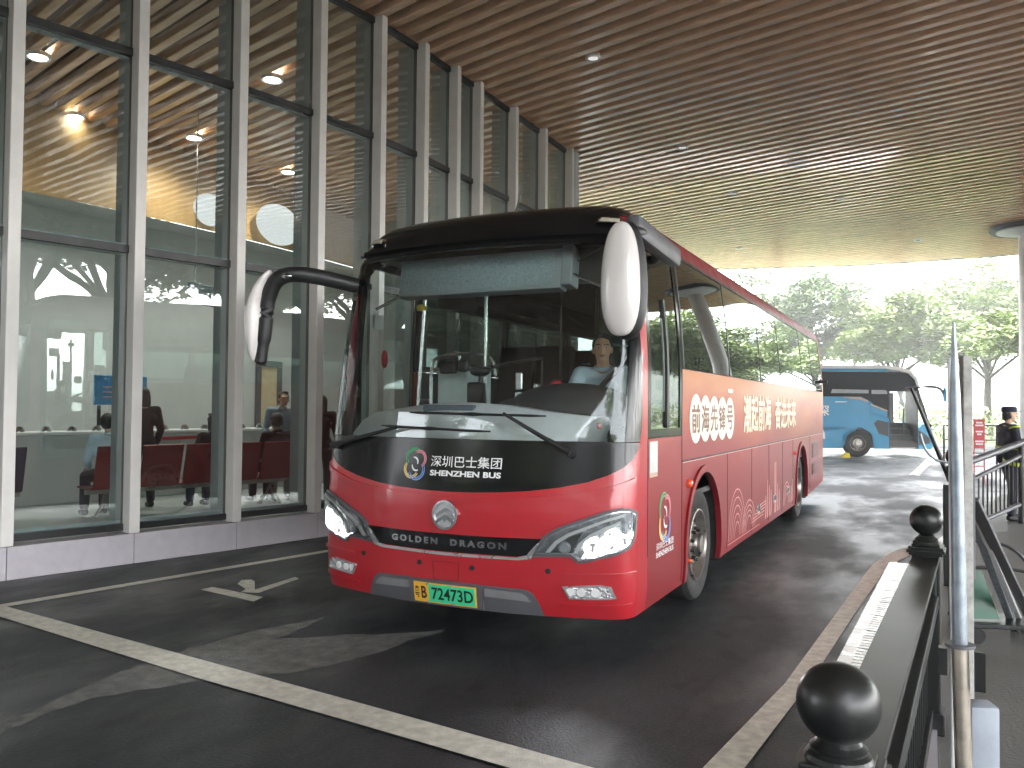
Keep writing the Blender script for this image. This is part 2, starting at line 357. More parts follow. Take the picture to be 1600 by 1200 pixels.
def onz(x, y, z=0.0):
    d = ray(x, y); return CP+d*((z-CP.z)/d.z)
def atd(x, y, dep): return CP+ray(x, y)*dep
MT['coachband'] = mat('coach_dark_band', (.006, .007, .010), .55, var=.2, spec=.15)
MT['plaza'] = mat('plaza_paving', (.16, .158, .15), .6, var=.2, scale=1.5)

# ============================================================ SETTING
UD = Vector((-.959, .284, 0)); ND = Vector((.284, .959, 0))      # slat direction and its normal
flat([(-150, -120), (170, -120), (170, 260), (-150, 260)], 0, 'ground', 'asphalt')['kind'] = 'structure'
def px(pts, z=0): return [tuple(onz(x, y, z)[:2]) for x, y in pts]
def struct(o): o['kind'] = 'structure'; return o
# painted lines (4 mm above the road)
struct(flat([(-4.10, -2.3), (-3.98, -2.32), (-2.72, 4.3), (-2.2, 6.9), (-2.32, 6.92), (-2.83, 4.3)], .004, 'road_marking_side_line', 'paint'))
struct(flat([(-3.75, -.70), (-.03, -1.17), (2.6, -1.52), (2.6, -1.73), (.19, -1.43), (-1.0, -1.29), (-3.9, -.86)], .008, 'road_marking_front_line', 'paint'))
struct(flat([(2.03, -1.6), (2.06, -1.14), (2.21, .25), (2.30, 2.01), (2.39, 3.86), (2.45, 4.8), (2.55, 5.5), (2.72, 6.15), (3.0, 6.7),
             (3.02, 6.35), (2.84, 5.75), (2.68, 5.1), (2.56, 4.13), (2.44, 2.19), (2.34, .31), (2.23, -1.05), (2.20, -1.6)], .008, 'road_marking_curve', 'paintb'))
struct(flat(px([(313, 922), (332, 918), (411, 934), (396, 941)]), .006, 'road_marking_arrow_bar', 'paint'))
struct(flat(px([(398, 922), (461, 902), (467, 905), (404, 927), (376, 926), (384, 921), (371, 913), (377, 907), (392, 906), (398, 909)]), .004, 'road_marking_arrow_stem', 'paint'))
struct(flat(px([(1420, 742), (1450, 716), (1464, 716), (1436, 744)]), .006, 'road_marking_far_line', 'paintw'))
def worn(pts, name):
    c = []
    P = [Vector((*p, 0)) for p in px(pts)]
    rr = random.Random(3)
    for i, p in enumerate(P):
        q = P[(i+1) % len(P)]; n = max(2, int((q-p).length/.08))
        for k in range(n):
            v = p.lerp(q, k/n); c.append((v.x+rr.uniform(-.025, .025), v.y+rr.uniform(-.02, .02)))
    bm = bmesh.new()
    tr = tessellate_polygon([[Vector((x, y, 0)) for x, y in c]]); vs = [bm.verts.new((x, y, .002)) for x, y in c]
    for t in tr:
        try:
            f = bm.faces.new([vs[i] for i in t]); f.normal_update()
            if f.normal.z < 0: f.normal_flip()
        except ValueError: pass
    struct(fin(name, bm, 'dry'))
worn([(-40, 1150), (60, 1105), (150, 1065), (210, 1040), (300, 1012), (400, 985), (520, 962), (470, 982), (430, 998), (520, 994), (620, 990), (700, 984), (640, 1002), (560, 1030), (470, 1050), (330, 1062), (240, 1075), (150, 1090), (60, 1120), (-30, 1165)], 'worn_road_patch')
# pavement on the right
bm = bmesh.new()
prism(bm, [(3.02, -9), (9, -9), (9, 13.2), (4.2, 13.2), (3.5, 8.6), (3.12, 6.0), (3.02, 3.0)], -.02, .10)
struct(fin('pavement', bm, 'conc'))
bm = bmesh.new()
prism(bm, [(2.98, -9), (3.018, -9), (3.018, 3.0), (3.118, 6.0), (3.498, 8.6), (3.44, 8.62), (3.06, 6.0), (2.96, 3.0)], -.02, .13)
struct(fin('kerb', bm, 'plinth'))
# lawn and far road beyond the coach
struct(flat([(-30, 40), (60, 40), (60, 90), (-30, 90)], .01, 'lawn', 'grass'))
struct(flat([(9.3, -30), (40, -30), (40, 39), (9.3, 39)], .008, 'side_plaza', 'plaza'))

# ------------------------------------------------------------ canopy with slatted soffit
CZ = 7.0
canopy = empty('canopy', (0, 0, CZ), 0, 'large flat canopy with brown timber-look slats over the bus bay', 'canopy')
def nedge(u): # far edge of the canopy
    T = [(-17, 26.0), (-12, 27.6), (-6, 28.6), (2.6, 28.8), (6.3, 28.0), (7.9, 27.4), (11.4, 25.4), (16, 21.5), (22, 14)]
    for (a, b), (c, d) in zip(T, T[1:]):
        if u <= c: return b+(d-b)*(u-a)/(c-a)
    return 14
def uspan(n):
    us = [u*.1 for u in range(-95, 200) if nedge(u*.1) > n]
    return (us[0], us[-1]) if us else None
bm = bmesh.new(); n = -9.0-.312*36
while n < 28.8:
    sp = uspan(n)
    if sp:
        for a, b, m_ in ((-.078, .078, 0),):
            ua, ub = sp
            prof = [(-.067, .0), (-.067, .135), (.067, .135), (.067, .0), (.057, -.010), (-.057, -.010)]
            A = []; B = []
            for (dn, dz) in prof:
                p = ND*(n+dn)
                A.append(bm.verts.new(p+UD*ua+Vector((0, 0, dz)))); B.append(bm.verts.new(p+UD*ub+Vector((0, 0, dz))))
            for i in range(6): bm.faces.new((A[i], A[(i+1) % 6], B[(i+1) % 6], B[i]))
            bm.faces.new(A[::-1]); bm.faces.new(B)
    n += .312
bmesh.ops.recalc_face_normals(bm, faces=bm.faces)
fin('slat_ceiling', bm, 'slat', canopy)
out = [UD*u+ND*(nedge(u)+.12) for u in [-9.7, -5, 0, 2.6, 5, 6.3, 7.9, 9.5, 11.4, 13.5, 16, 19, 20.2]]+[UD*20.2+ND*-20.5, UD*-9.7+ND*-20.5]
def slab(name, z0, z1, m, par):
    bm = bmesh.new(); prism(bm, [(p.x, p.y) for p in out], z0, z1); bmesh.ops.recalc_face_normals(bm, faces=bm.faces); return fin(name, bm, m, par)
slab('soffit_backing', .23, .30, 'backing', canopy)
slab('roof_slab', .301, .8, 'white', canopy)
bm = bmesh.new()
for i in range(12):
    a, b = out[i], out[i+1]; d = (b-a).normalized(); nn = Vector((d.y, -d.x, 0))*.06
    prism(bm, [(a.x, a.y), (b.x, b.y), (b.x-nn.x, b.y-nn.y), (a.x-nn.x, a.y-nn.y)], -.02, .9)
bmesh.ops.recalc_face_normals(bm, faces=bm.faces)
fin('edge_fascia', bm, 'mull', canopy)
# downlights in the soffit; faint glow added so the discs show white
LB = ['nearest the camera', 'beyond the first above the bus', 'third along the bay above the bus', 'on the right of the middle pair', 'farthest back on the left', 'farthest back towards the column']
dl0 = None
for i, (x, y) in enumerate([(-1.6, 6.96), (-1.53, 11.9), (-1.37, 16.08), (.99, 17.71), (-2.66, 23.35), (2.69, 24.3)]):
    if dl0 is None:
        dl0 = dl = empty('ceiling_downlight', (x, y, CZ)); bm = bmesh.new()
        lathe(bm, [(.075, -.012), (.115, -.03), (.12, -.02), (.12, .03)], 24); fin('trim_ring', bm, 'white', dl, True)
        bm = bmesh.new(); cyl(bm, (0, 0, -.014), (0, 0, .02), .078, n=24); fin('diffuser', bm, emis('added_disc_glow', (1, .97, .92), .032), dl)
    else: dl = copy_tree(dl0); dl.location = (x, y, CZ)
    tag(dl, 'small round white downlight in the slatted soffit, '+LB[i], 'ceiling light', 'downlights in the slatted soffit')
# column with disc capital
col = empty('column', (5.62, 23.3, 0), 0, 'tall round pale column with a disc capital at the right edge', 'column')
bm = bmesh.new(); cyl(bm, (0, 0, 0), (0, 0, 6.9), .30, n=36); fin('shaft', bm, 'mull', col, True)
bm = bmesh.new(); lathe(bm, [(.3, -.25), (.45, -.22), (.85, -.16), (.87, -.12), (.87, -.02)], 40); o = fin('capital', bm, 'white', col, True); o.location = (0, 0, 6.98)
bm = bmesh.new(); lathe(bm, [(.86, -.12), (1.0, -.14), (1.03, -.10), (1.03, .0)], 40); o = fin('capital_rim', bm, 'greyp', col, True); o.location = (0, 0, 6.98)

# ------------------------------------------------------------ glazed facade
MP = [(-5.42, -2.35), (-5.02, -1.20), (-4.66, -.07), (-4.36, 1.08), (-4.07, 2.22), (-3.83, 3.34), (-3.67, 4.42), (-3.60, 5.41), (-3.60, 6.35), (-3.575, 7.06), (-3.56, 8.35), (-3.56, 9.64), (-3.57, 11.0)]
MP = [Vector((x, y, 0)) for x, y in MP]
def tang(i): return (MP[min(i+1, len(MP)-1)]-MP[max(i-1, 0)]).normalized()
bld = empty('station_hall', (-4.2, 3, 0), 0, 'glazed waiting hall with pale vertical mullions along the left', 'building')
BO = bld.location
def bm_loc(): return bmesh.new()
def frame(i, inv=0):
    t = tang(i); nrm = Vector((t.y, -t.x, 0))    # towards the bus
    if nrm.x < 0: nrm = -nrm
    return t, nrm
for i, p in enumerate(MP):
    t, nr = frame(i)
    mt = Matrix((nr, t, Vector((0, 0, 1)))).transposed().to_4x4(); mt.translation = p-BO
    bm = bmesh.new(); box(bm, -.16, 0, -.055, .055, .31, CZ-.015, mt, bev=.006); fin('mullion', bm, 'mull', bld)
    bm = bmesh.new(); box(bm, -.215, -.163, -.05, .05, .33, CZ-.02, mt); fin('mullion_gasket', bm, 'blackf', bld)
    bm = bmesh.new(); box(bm, -.50, -.217, -.04, .04, .16, CZ-.02, mt); fin('inner_fin', bm, 'fin', bld)
for i in range(len(MP)-1):
    a, b = MP[i], MP[i+1]; t = (b-a).normalized(); nr = Vector((t.y, -t.x, 0)); L = (b-a).length
    if nr.x < 0: nr = -nr
    mt = Matrix((nr, t, Vector((0, 0, 1)))).transposed().to_4x4(); mt.translation = a-BO
    g0, g1 = .057, L-.057
    levels = [(.33, .40), (3.22, 3.30), (5.30, 5.38), (6.90, CZ-.02)]
    for z0, z1 in levels:
        bm = bmesh.new(); box(bm, -.20, -.13, g0, g1, z0, z1, mt); fin('transom', bm, 'blackf', bld)
    for z0, z1 in levels[:3]:
        bm = bmesh.new(); box(bm, -.30, -.203, g0, g1, z0-.01 if z0 > 1 else .34, z1+.03, mt); fin('inner_sill', bm, 'fin', bld)
    for z0, z1 in ((.401, 3.219), (3.301, 5.299), (5.381, 6.899)):
        bm = bmesh.new(); vs = [bm.verts.new(mt @ Vector(q)) for q in ((-.165, g0, z0), (-.165, g1, z0), (-.165, g1, z1), (-.165, g0, z1))]
        bm.faces.new(vs); fin('glass_pane', bm, 'facg', bld)
    # plinth panel
    bm = bmesh.new(); box(bm, -.22, .0, .004, L-.004, 0, .305, mt, bev=.003); fin('plinth_panel', bm, 'plinth', bld)
# hall shell
bm = bmesh.new()
box(bm, -12.15, -12, -9, 16, 0, 5.6); o = fin('back_wall', bm, 'hallwall', bld); o.location = -BO
bm = bmesh.new(); prism(bm, [(-3.75, 11.12), (-3.6, 11.24), (-3.58, 11.36), (-12, 16.1), (-12.1, 15.9)], 0, CZ-.02); o = fin('end_wall', bm, 'hallwall', bld); o.location = -BO
bm = bmesh.new(); box(bm, -12, -5.6, -3.4, -3.2, 0, CZ-.02); o = fin('side_wall', bm, 'hallwall', bld); o.location = -BO
# curved timber band above the wall
bm = bmesh.new(); pr = []
for k in range(33):
    y = -3+k*.6; x = -11.9+.9*sin((y+3)/19*pi)
    pr.append((x, y, 5.15+.45*(k/32)))
vs = [[bm.verts.new((x, y, z)) , bm.verts.new((x-.25, y, CZ+.2))] for x, y, z in pr]
for a, b in zip(vs, vs[1:]): bm.faces.new((a[0], b[0], b[1], a[1]))
o = fin('timber_band', bm, 'band', bld, True); o.location = -BO
bm = bmesh.new()
vs = [[bm.verts.new((x-.02, y, z)), bm.verts.new((-12, y, z))] for x, y, z in pr]
for a, b in zip(vs, vs[1:]): bm.faces.new((a[0], b[0], b[1], a[1]))
o = fin('band_underside', bm, 'hallwall', bld); o.location = -BO
# round bright skylight openings in the band
sk = emis('skylight_glow', (1, 1, 1), .045)
for y, z, r, ry in ((8.35, 5.85, .28, .34), (10.5, 5.95, .42, .62)):
    bm = bmesh.new(); lathe(bm, [(0.001, .0), (r, 0), (r, -.05), (r+.06, -.05), (r+.06, .03)], 36, 'X')
    for v in bm.verts: v.co.y *= ry/r
    o = fin('round_window', bm, sk, bld); o.location = Vector((-10.95, y, z))-BO
floor_pts = [(p.x-.22, p.y) for p in MP]+[(-3.9, 11.2), (-12, 15.9), (-12, -3.2), (-5.9, -3.2)]
bm = bmesh.new(); prism(bm, floor_pts, .02, .15); bmesh.ops.recalc_face_normals(bm, faces=bm.faces)
struct(fin('hall_floor', bm, 'hallfloor'))
# door and wall panels on the back wall
dr = empty('doorway', (-11.98, 11.35, .15), 0, 'warm tan doorway with grey surround in the hall back wall', 'door')
bm = bmesh.new(); box(bm, 0, .06, -.45, -.30, 0, 2.45); box(bm, 0, .06, .3, .45, 0, 2.45); box(bm, 0, .06, -.45, .45, 2.46, 2.6); fin('door_frame', bm, 'greyp', dr)
bm = bmesh.new(); box(bm, -.005, .02, -.297, .297, 0, 2.44); fin('door_leaf', bm, mat('warm_door', (.62, .50, .32), .5), dr)  # leaf in a plain warm tan
scr = empty('information_board', (-9.0, 4.6, 0), 0, 'blue printed information board behind the waiting seats', 'board')
bm = bmesh.new(); box(bm, 0, .05, -.50, .50, 1.62, 2.10, bev=.01); fin('panel', bm, 'bluep', scr)
bm = bmesh.new(); box(bm, .051, .056, -.36, .2, 1.74, 1.76); box(bm, .051, .056, -.36, .3, 1.82, 1.84); box(bm, .051, .056, -.36, .24, 1.90, 1.92); fin('text_lines', bm, 'pinkl', scr)
bm = bmesh.new(); box(bm, 0, .04, -.42, -.38, .15, 1.61); box(bm, 0, .04, .38, .42, .15, 1.61); fin('stand_leg', bm, 'trim', scr)
led = empty('hanging_display', (-8.9, 6.4, 3.45), radians(8), 'dark grey hanging display panel in the hall', 'display')
bm = bmesh.new(); box(bm, -.06, .06, -.55, .55, 0, .38, bev=.03); fin('casing', bm, mat('display_case', (.10, .13, .16), .4), led)
bm = bmesh.new(); cyl(bm, (0, -.4, .38), (0, -.4, 3.5), .012); cyl(bm, (0, .4, .38), (0, .4, 3.5), .012); fin('hanger', bm, 'metalp', led)
# counter with small silver domes along it
ct = empty('service_counter', (-8.4, 5.2, .15), radians(-12), 'pale service counter with beige front inside the hall', 'counter')
bm = bmesh.new(); box(bm, -.3, .3, -3.4, 3.4, 0, 1.02, bev=.02); fin('counter_front', bm, 'hallwall', ct)
bm = bmesh.new(); box(bm, -.35, .35, -3.45, 3.45, 1.023, 1.07, bev=.01); fin('counter_top', bm, 'white', ct)
bm = bmesh.new()
for k in range(18): lathe(bm, [(.07, .0), (.066, .04), (.04, .075), (.001, .085)], 12, mtx=Matrix.Translation((.1, -3.2+k*.37, 1.071)))
fin('counter_bell', bm, 'chrome', ct, True)
# hall downlights: lit
def hall_light(x, y, lab, en=26):
    e = empty('hall_downlight', (x, y, CZ-.02), 0, lab, 'ceiling light', 'lit downlights in the hall')
    bm = bmesh.new(); cyl(bm, (0, 0, -.03), (0, 0, -.005), .13, n=24); fin('lamp_disc', bm, MT['dlamp'], e)
    bm = bmesh.new(); lathe(bm, [(.132, -.03), (.17, -.04), (.18, -.02), (.18, .03)], 24); fin('trim_ring', bm, 'white', e, True)
    l = bpy.data.lights.new('hall_lamp', 'SPOT'); l.energy = en; l.spot_size = radians(150); l.spot_blend = 1; l.shadow_soft_size = .17; l.color = (1, .95, .86)
    lo = bpy.data.objects.new('hall_lamp', l); COL.objects.link(lo); lo.parent = e; lo.location = (0, 0, -.06)
MT['dlamp'] = emis('downlight_glow', (1, .98, .94), 3)
for x, y, lb in ((-9.27, 3.23, 'bright round downlight far left in the hall ceiling, highest in view'), (-11.2, 5.28, 'bright round downlight low at the back above the timber band'), (-10.15, 7.13, 'brightest round downlight in the second glass bay'),
                 (-10.12, 9.85, 'bright round downlight in the third glass bay above the round windows'), (-6.62, 5.46, 'bright round downlight just behind the upper transom of the third bay'),
                 (-7.0, 11.22, 'small bright downlight seen past the narrow far mullions'), (-6.91, 13.4, 'small bright downlight farthest along the hall above the bus roof')):
    hall_light(x, y, lb, 3 if x < -11 else 26)

# benches (perforated steel waiting seats)
def bench(loc, rz, m, nseat, lab):
    e = empty('waiting_bench', loc, rz, lab, 'bench', 'steel waiting benches in the hall')
    L = nseat*.58
    bm = bmesh.new(); box(bm, -.03, .03, -.0, L, .34, .40); fin('beam', bm, 'rim', e)
    for k in range(nseat):
        y0 = k*.58+.02; y1 = y0+.54
        bm = bmesh.new(); mt = Matrix.Translation((.16, 0, .42)) @ Matrix.Rotation(radians(14), 4, 'Y')
        box(bm, 0, .025, y0, y1, 0, .56, mt, bev=.01); fin('backrest', bm, m, e)
        bm = bmesh.new(); box(bm, -.32, .15, y0, y1, .405, .43, bev=.01); fin('seat', bm, m, e)
        bm = bmesh.new(); box(bm, .185, .19, y0+.08, y1-.08, .44, .475); fin('label_strip', bm, 'beige', e)
    for y in (.25, L-.25):
        bm = bmesh.new(); tube(bm, [(-.30, y, .03), (-.12, y, .16), (0, y, .34), (.12, y, .16), (.30, y, .03)], .022); box(bm, -.34, -.26, y-.03, y+.03, 0, .03); box(bm, .26, .34, y-.03, y+.03, 0, .03); fin('leg', bm, 'rim', e, True)
    return e
rzb = radians(-16)
bench((-6.55, 2.15, .15), rzb, 'benchr', 5, 'red steel waiting bench facing away behind the glass')
bench((-7.7, -.6, .15), rzb, 'benchn', 4, 'navy steel waiting bench at the far left of the hall')
bp = empty('belt_barrier', (-7.15, 5.2, .15), 0, 'belt barrier post with red strap inside the hall', 'barrier')
bm = bmesh.new(); cyl(bm, (0, 0, .02), (0, 0, .98), .035); fin('post', bm, 'metalp', bp, True)
bm = bmesh.new(); cyl(bm, (0, 0, 0), (0, 0, .02), .17, n=24); cyl(bm, (0, 0, .98), (0, 0, 1.08), .045); fin('base_and_head', bm, 'trim', bp, True)
bm = bmesh.new(); box(bm, -.003, .003, -1.35, -.05, .96, 1.01); fin('strap', bm, 'redp', bp)

# ------------------------------------------------------------ trees
def tree_mesh(seed, h, r, leaves, flatness=.55):
    rr = random.Random(seed); bt = bmesh.new(); bl = bmesh.new()
    top = Vector((rr.uniform(-.5, .5), rr.uniform(-.5, .5), h*.45))
    tube(bt, smoothpts([(0, 0, -.2), (.1, .05, h*.2), top], 4), .2, 8, rs=[.26-.012*i for i in range(9)])
    tips = []
    for k in range(11):
        a = 2*pi*k/11+rr.uniform(-.3, .3); el = rr.uniform(.15, 1.1); L = r*rr.uniform(.65, 1.0)
        st = top*rr.uniform(.65, 1.0); st.z = h*rr.uniform(.3, .45)
        en = Vector((cos(a)*L*cos(el), sin(a)*L*cos(el), h*.42+sin(el)*L*.9))
        md = st.lerp(en, .5)+Vector((0, 0, .1*L))
        tube(bt, smoothpts([st, md, en], 4), .06, 5, rs=[.11-.011*i for i in range(9)])
        tips += [(en, 1), (md, .8), (md.lerp(en, .5), .9)]
        for j in range(3):
            e2 = md.lerp(en, rr.random())+Vector((rr.uniform(-1, 1), rr.uniform(-1, 1), rr.uniform(-.2, .8)))*r*.35
            tube(bt, [md, e2], .02, 4, rs=[.035, .012]); tips.append((e2, .8))
    per = leaves//len(tips)
    for t, s in tips:
        R0 = r*.30*s*rr.uniform(.7, 1.25)
        for k in range(per):
            d = Vector((rr.gauss(0, 1), rr.gauss(0, 1), rr.gauss(0, 1))).normalized()*(rr.random()**.45)*R0
            d.z *= flatness; p = t+d; sz = rr.uniform(.09, .2)*h/9
            x = Vector((rr.uniform(-1, 1), rr.uniform(-1, 1), rr.uniform(-.35, .35))).normalized(); y = x.cross(Vector((rr.uniform(-.6, .6), rr.uniform(-.6, .6), 1))).normalized()
            v = [bl.verts.new(p+x*sz), bl.verts.new(p+y*sz*.5), bl.verts.new(p-x*sz), bl.verts.new(p-y*sz*.5)]; bl.faces.new(v)
    me1 = bpy.data.meshes.new('trunk'); bt.to_mesh(me1); bt.free(); me2 = bpy.data.meshes.new('crown'); bl.to_mesh(me2); bl.free()
    me1.polygons.foreach_set('use_smooth', [True]*len(me1.polygons))
    return me1, me2
TM = [tree_mesh(11, 9.8, 5.4, 30000, .4), tree_mesh(12, 9.2, 4.8, 26000, .6), tree_mesh(13, 11, 5.6, 32000, .45)]
def tree(x, y, k, rz, s, leaf, lab, grp):
    e = empty('broadleaf_tree', (x, y, 0), rz, lab, 'tree', grp); e.scale = (s*1.1, s*1.1, s*1.12)
    o = link_mesh('trunk', TM[k][0], 'bark', e); o2 = bpy.data.objects.new('crown', TM[k][1]); COL.objects.link(o2); o2.parent = e
    if not TM[k][1].materials: TM[k][1].materials.append(None)
    o2.material_slots[0].link = 'OBJECT'; o2.material_slots[0].material = MT[leaf]
    return e
FAR = [(-6, 52, 0, 0, 1.0, 'leafa', 'hazy green tree above the red bus tail'), (1.5, 50, 2, 1, .82, 'leafb', 'broad pale green tree behind the blue coach'),
       (6.5, 58, 0, 2, 1.05, 'leafb', 'spreading tree right behind the coach roof'), (11.5, 47, 1, 3, .75, 'leafb', 'low bushy tree between coach and silver post'),
       (14, 55, 2, 4, 1.0, 'leafa', 'tall tree right of the silver post'), (10.2, 38, 0, 5, .8, 'leafb', 'nearer leafy tree beside the right column'),
       (20, 50, 1, 6, 1.15, 'leafa', 'tree beyond the right column'), (-14, 55, 1, 2.2, 1.1, 'leafa', 'distant tree hidden behind the red bus'), (26, 60, 2, 1.5, 1.1, 'leafb', 'distant tree at the far right edge')]
for a in FAR: tree(*a, 'trees beyond the canopy')
for i, (x, y, k, s) in enumerate([(17.5, -6, 0, 1.3), (18, 2, 2, 1.2), (17, 9, 1, 1.45), (18, 15, 0, 1.3), (17.5, 22, 2, 1.25), (18.5, 29, 1, 1.5), (24, 5.5, 0, 1.5), (25, 12, 2, 1.3), (24, 19, 1, 1.6), (25, 26, 0, 1.6), (20, 36, 2, 1.3), (11, -27, 2, .9), (-3, -31, 0, 1.05), (-12, -33, 1, 1.1), (-21, -30, 2, 1.0)]):
    tree(x, y, k, i*1.3, s, 'leafb' if i % 2 else 'leafa', 'street tree to the right of the bay, seen only in reflections', 'roadside trees mirrored in the glass')
ob = empty('sky_screen', (-14, -37, 0), 0, 'unseen grey block added behind the camera to cut off low sky in reflections', 'building')  # block added to hide low sky from the windshield reflection
bm = bmesh.new(); box(bm, -32, 34, -10, 0, 0, 10.5); fin('wall', bm, mat('sky_screen_wall', (.16, .16, .165), .7, var=.2), ob)
bm = bmesh.new(); box(bm, -32.4, 34.4, -10.4, .4, 10.503, 11); fin('roof', bm, 'greyp', ob)
for z in (1.2, 4.2, 7.4):
    bm = bmesh.new(); box(bm, -31, 33, -.02, .03, z, z+1.5); fin('window_strip', bm, mat('sky_screen_glass', (.03, .035, .04), .5), ob)
# hedge behind the far road
bm = bmesh.new(); rr = random.Random(5)
for k in range(9000):
    p = Vector((rr.uniform(-16, 34), 44+rr.uniform(-.5, .5)+rr.gauss(0, .3), rr.random()**.6*1.5*(1+.25*sin(k*.01)))); sz = rr.uniform(.08, .16)
    x = Vector((rr.uniform(-1, 1), rr.uniform(-1, 1), rr.uniform(-1, 1))).normalized(); y = x.orthogonal().normalized()
    bm.faces.new([bm.verts.new(p+x*sz), bm.verts.new(p+y*sz*.6), bm.verts.new(p-x*sz), bm.verts.new(p-y*sz*.6)])
tag(fin('hedge', bm, 'leafb'), 'low clipped hedge running behind the far road', 'hedge', kind='stuff')

# ============================================================ RED COACH
bus = empty('coach_bus', (0, 5.5, 0), 0, 'red coach with black roof front and lit headlights pulling up under the canopy', 'bus')
bus_inv = Matrix.Translation((0, -5.5, 0))
class BusP:      # parts are modelled in world coordinates and hung under the bus
    pass
def B(o): o.location = Vector((0, -5.5, 0)) if o.parent is bus else Vector((0, 0, 0)); return o
KEY = [(.20, 1.225, .06), (.30, 1.24, .03), (.42, 1.25, .01), (.6, 1.25, 0), (.95, 1.25, 0), (1.1, 1.25, .015), (1.3, 1.25, .045), (1.6, 1.25, .09), (1.96, 1.25, .147), (2.2, 1.237, .186), (2.5, 1.207, .236),
       (2.75, 1.175, .285), (2.88, 1.155, .34), (2.96, 1.13, .41), (3.03, 1.09, .48), (3.08, 1.03, .55), (3.12, .95, .64), (3.16, .82, .80), (3.19, .62, 1.1), (3.21, .36, 1.6), (3.22, .03, 2.5)]
def prof(z):
    if z <= KEY[0][0]: return KEY[0][1:]
    for i in range(len(KEY)-1):
        if z <= KEY[i+1][0]:
            a, b = KEY[i], KEY[i+1]; h = b[0]-a[0]; t = (z-a[0])/h; o = []
            p, q = KEY[max(i-1, 0)], KEY[min(i+2, len(KEY)-1)]
            for j in (1, 2):
                m0 = (b[j]-p[j])/max(1e-6, b[0]-p[0])*h; m1 = (q[j]-a[j])/max(1e-6, q[0]-a[0])*h
                if abs(z) > 2.9: m0 = m1 = b[j]-a[j]
                o.append((2*t**3-3*t*t+1)*a[j]+(t**3-2*t*t+t)*m0+(-2*t**3+3*t*t)*b[j]+(t**3-t*t)*m1)
            return o
    return KEY[-1][1:]
def outl(z):
    W_, y0 = prof(z); k = .15; r = min(.18, W_*.5)
    xc = W_-r
    for _ in range(6):
        th = math.atan(2*k*xc); xc = W_-r*(1-sin(th))
    return W_, y0, k, r, xc, y0+k*xc*xc, th
def SF(s, z, off):
    W_, y0, k, r, xc, yc, th = outl(z); sg = 1 if s >= 0 else -1; a = abs(s)
    if a <= xc:
        x, y = a, y0+k*a*a; nx, ny = 2*k*a, -1; l = hypot(nx, ny); nx /= l; ny /= l
    else:
        ph = th+(a-xc)/r
        if ph <= pi/2:
            cx, cy = xc-r*sin(th), yc+r*cos(th); x, y = cx+r*sin(ph), cy-r*cos(ph); nx, ny = sin(ph), -cos(ph)
        else:
            x, y = W_, yc+r*cos(th)+(a-xc-r*(pi/2-th)); nx, ny = 1, 0
    return Vector((sg*(x+nx*off), y+ny*off, z))
def s_y(z, y):
    W_, y0, k, r, xc, yc, th = outl(z); return xc+r*(pi/2-th)+(y-yc-r*cos(th))
def SR(y, z, off): return Vector((prof(z)[0]+off, y, z))
def SL(y, z, off): return Vector((-prof(z)[0]-off, y, z))
def fp(name, loops, m, off=.004, th=.02, par=None, step=.06): return B(patch(name, loops, SF, off, th, m, par or bus, step))
def sp_(name, loops, m, off=.004, th=.02, par=None, step=.25, fn=SR): return B(patch(name, loops, fn, off, th, m, par or bus, step, stepv=.07))
def mir(l): return [(-x, z) for x, z in l][::-1]

WB = [(1.382, 1.60), (1.372, 1.48), (1.34, 1.385), (1.28, 1.31), (1.20, 1.25), (1.10, 1.20), (.98, 1.155), (.8, 1.115), (.6, 1.085), (.4, 1.068), (.2, 1.058), (0, 1.055)]
WBL = WB+[(-x, z) for x, z in WB[-2::-1]]
def sbz(z): return s_y(z, .60)
rb = [(sbz(z), z) for z in (.26, .40, .6, .8, 1.0, 1.3, 1.6, 1.9, 2.2, 2.5, 2.62)]
inn = [(s_y(z, .475), z) for z in (2.62, 2.4, 2.1, 1.85, 1.6)]
outer = [(-sbz(.26), .26), (-.7, .262), (0, .262), (.7, .262)]+rb+inn+WB[1:]+[(-x, z) for x, z in WB[-2:0:-1]]+[(-x, z) for x, z in inn[::-1]]+[(-x, z) for x, z in rb[::-1]][:-1]
fp('front_panel', [outer], 'red', 0, .03, step=.05)
# crease above the grille, kept as a slim raised moulding
def strip(pts, hw, m, off, th, name, par=None):
    a = [(x, z+hw) for x, z in pts]; b = [(x, z-hw) for x, z in pts]
    return fp(name, [b+a[::-1]], m, off, th, par, step=.05)
cre = [(-1.3, 1.19), (-1.1, 1.12), (-.88, 1.06), (-.6, 1.028), (-.31, 1.012), (0, 1.006), (.31, 1.012), (.6, 1.024), (.88, 1.05), (1.1, 1.10), (1.3, 1.16)]
strip([(x, z+.008) for x, z in cre], .017, 'red', .014, .018, 'front_moulding')
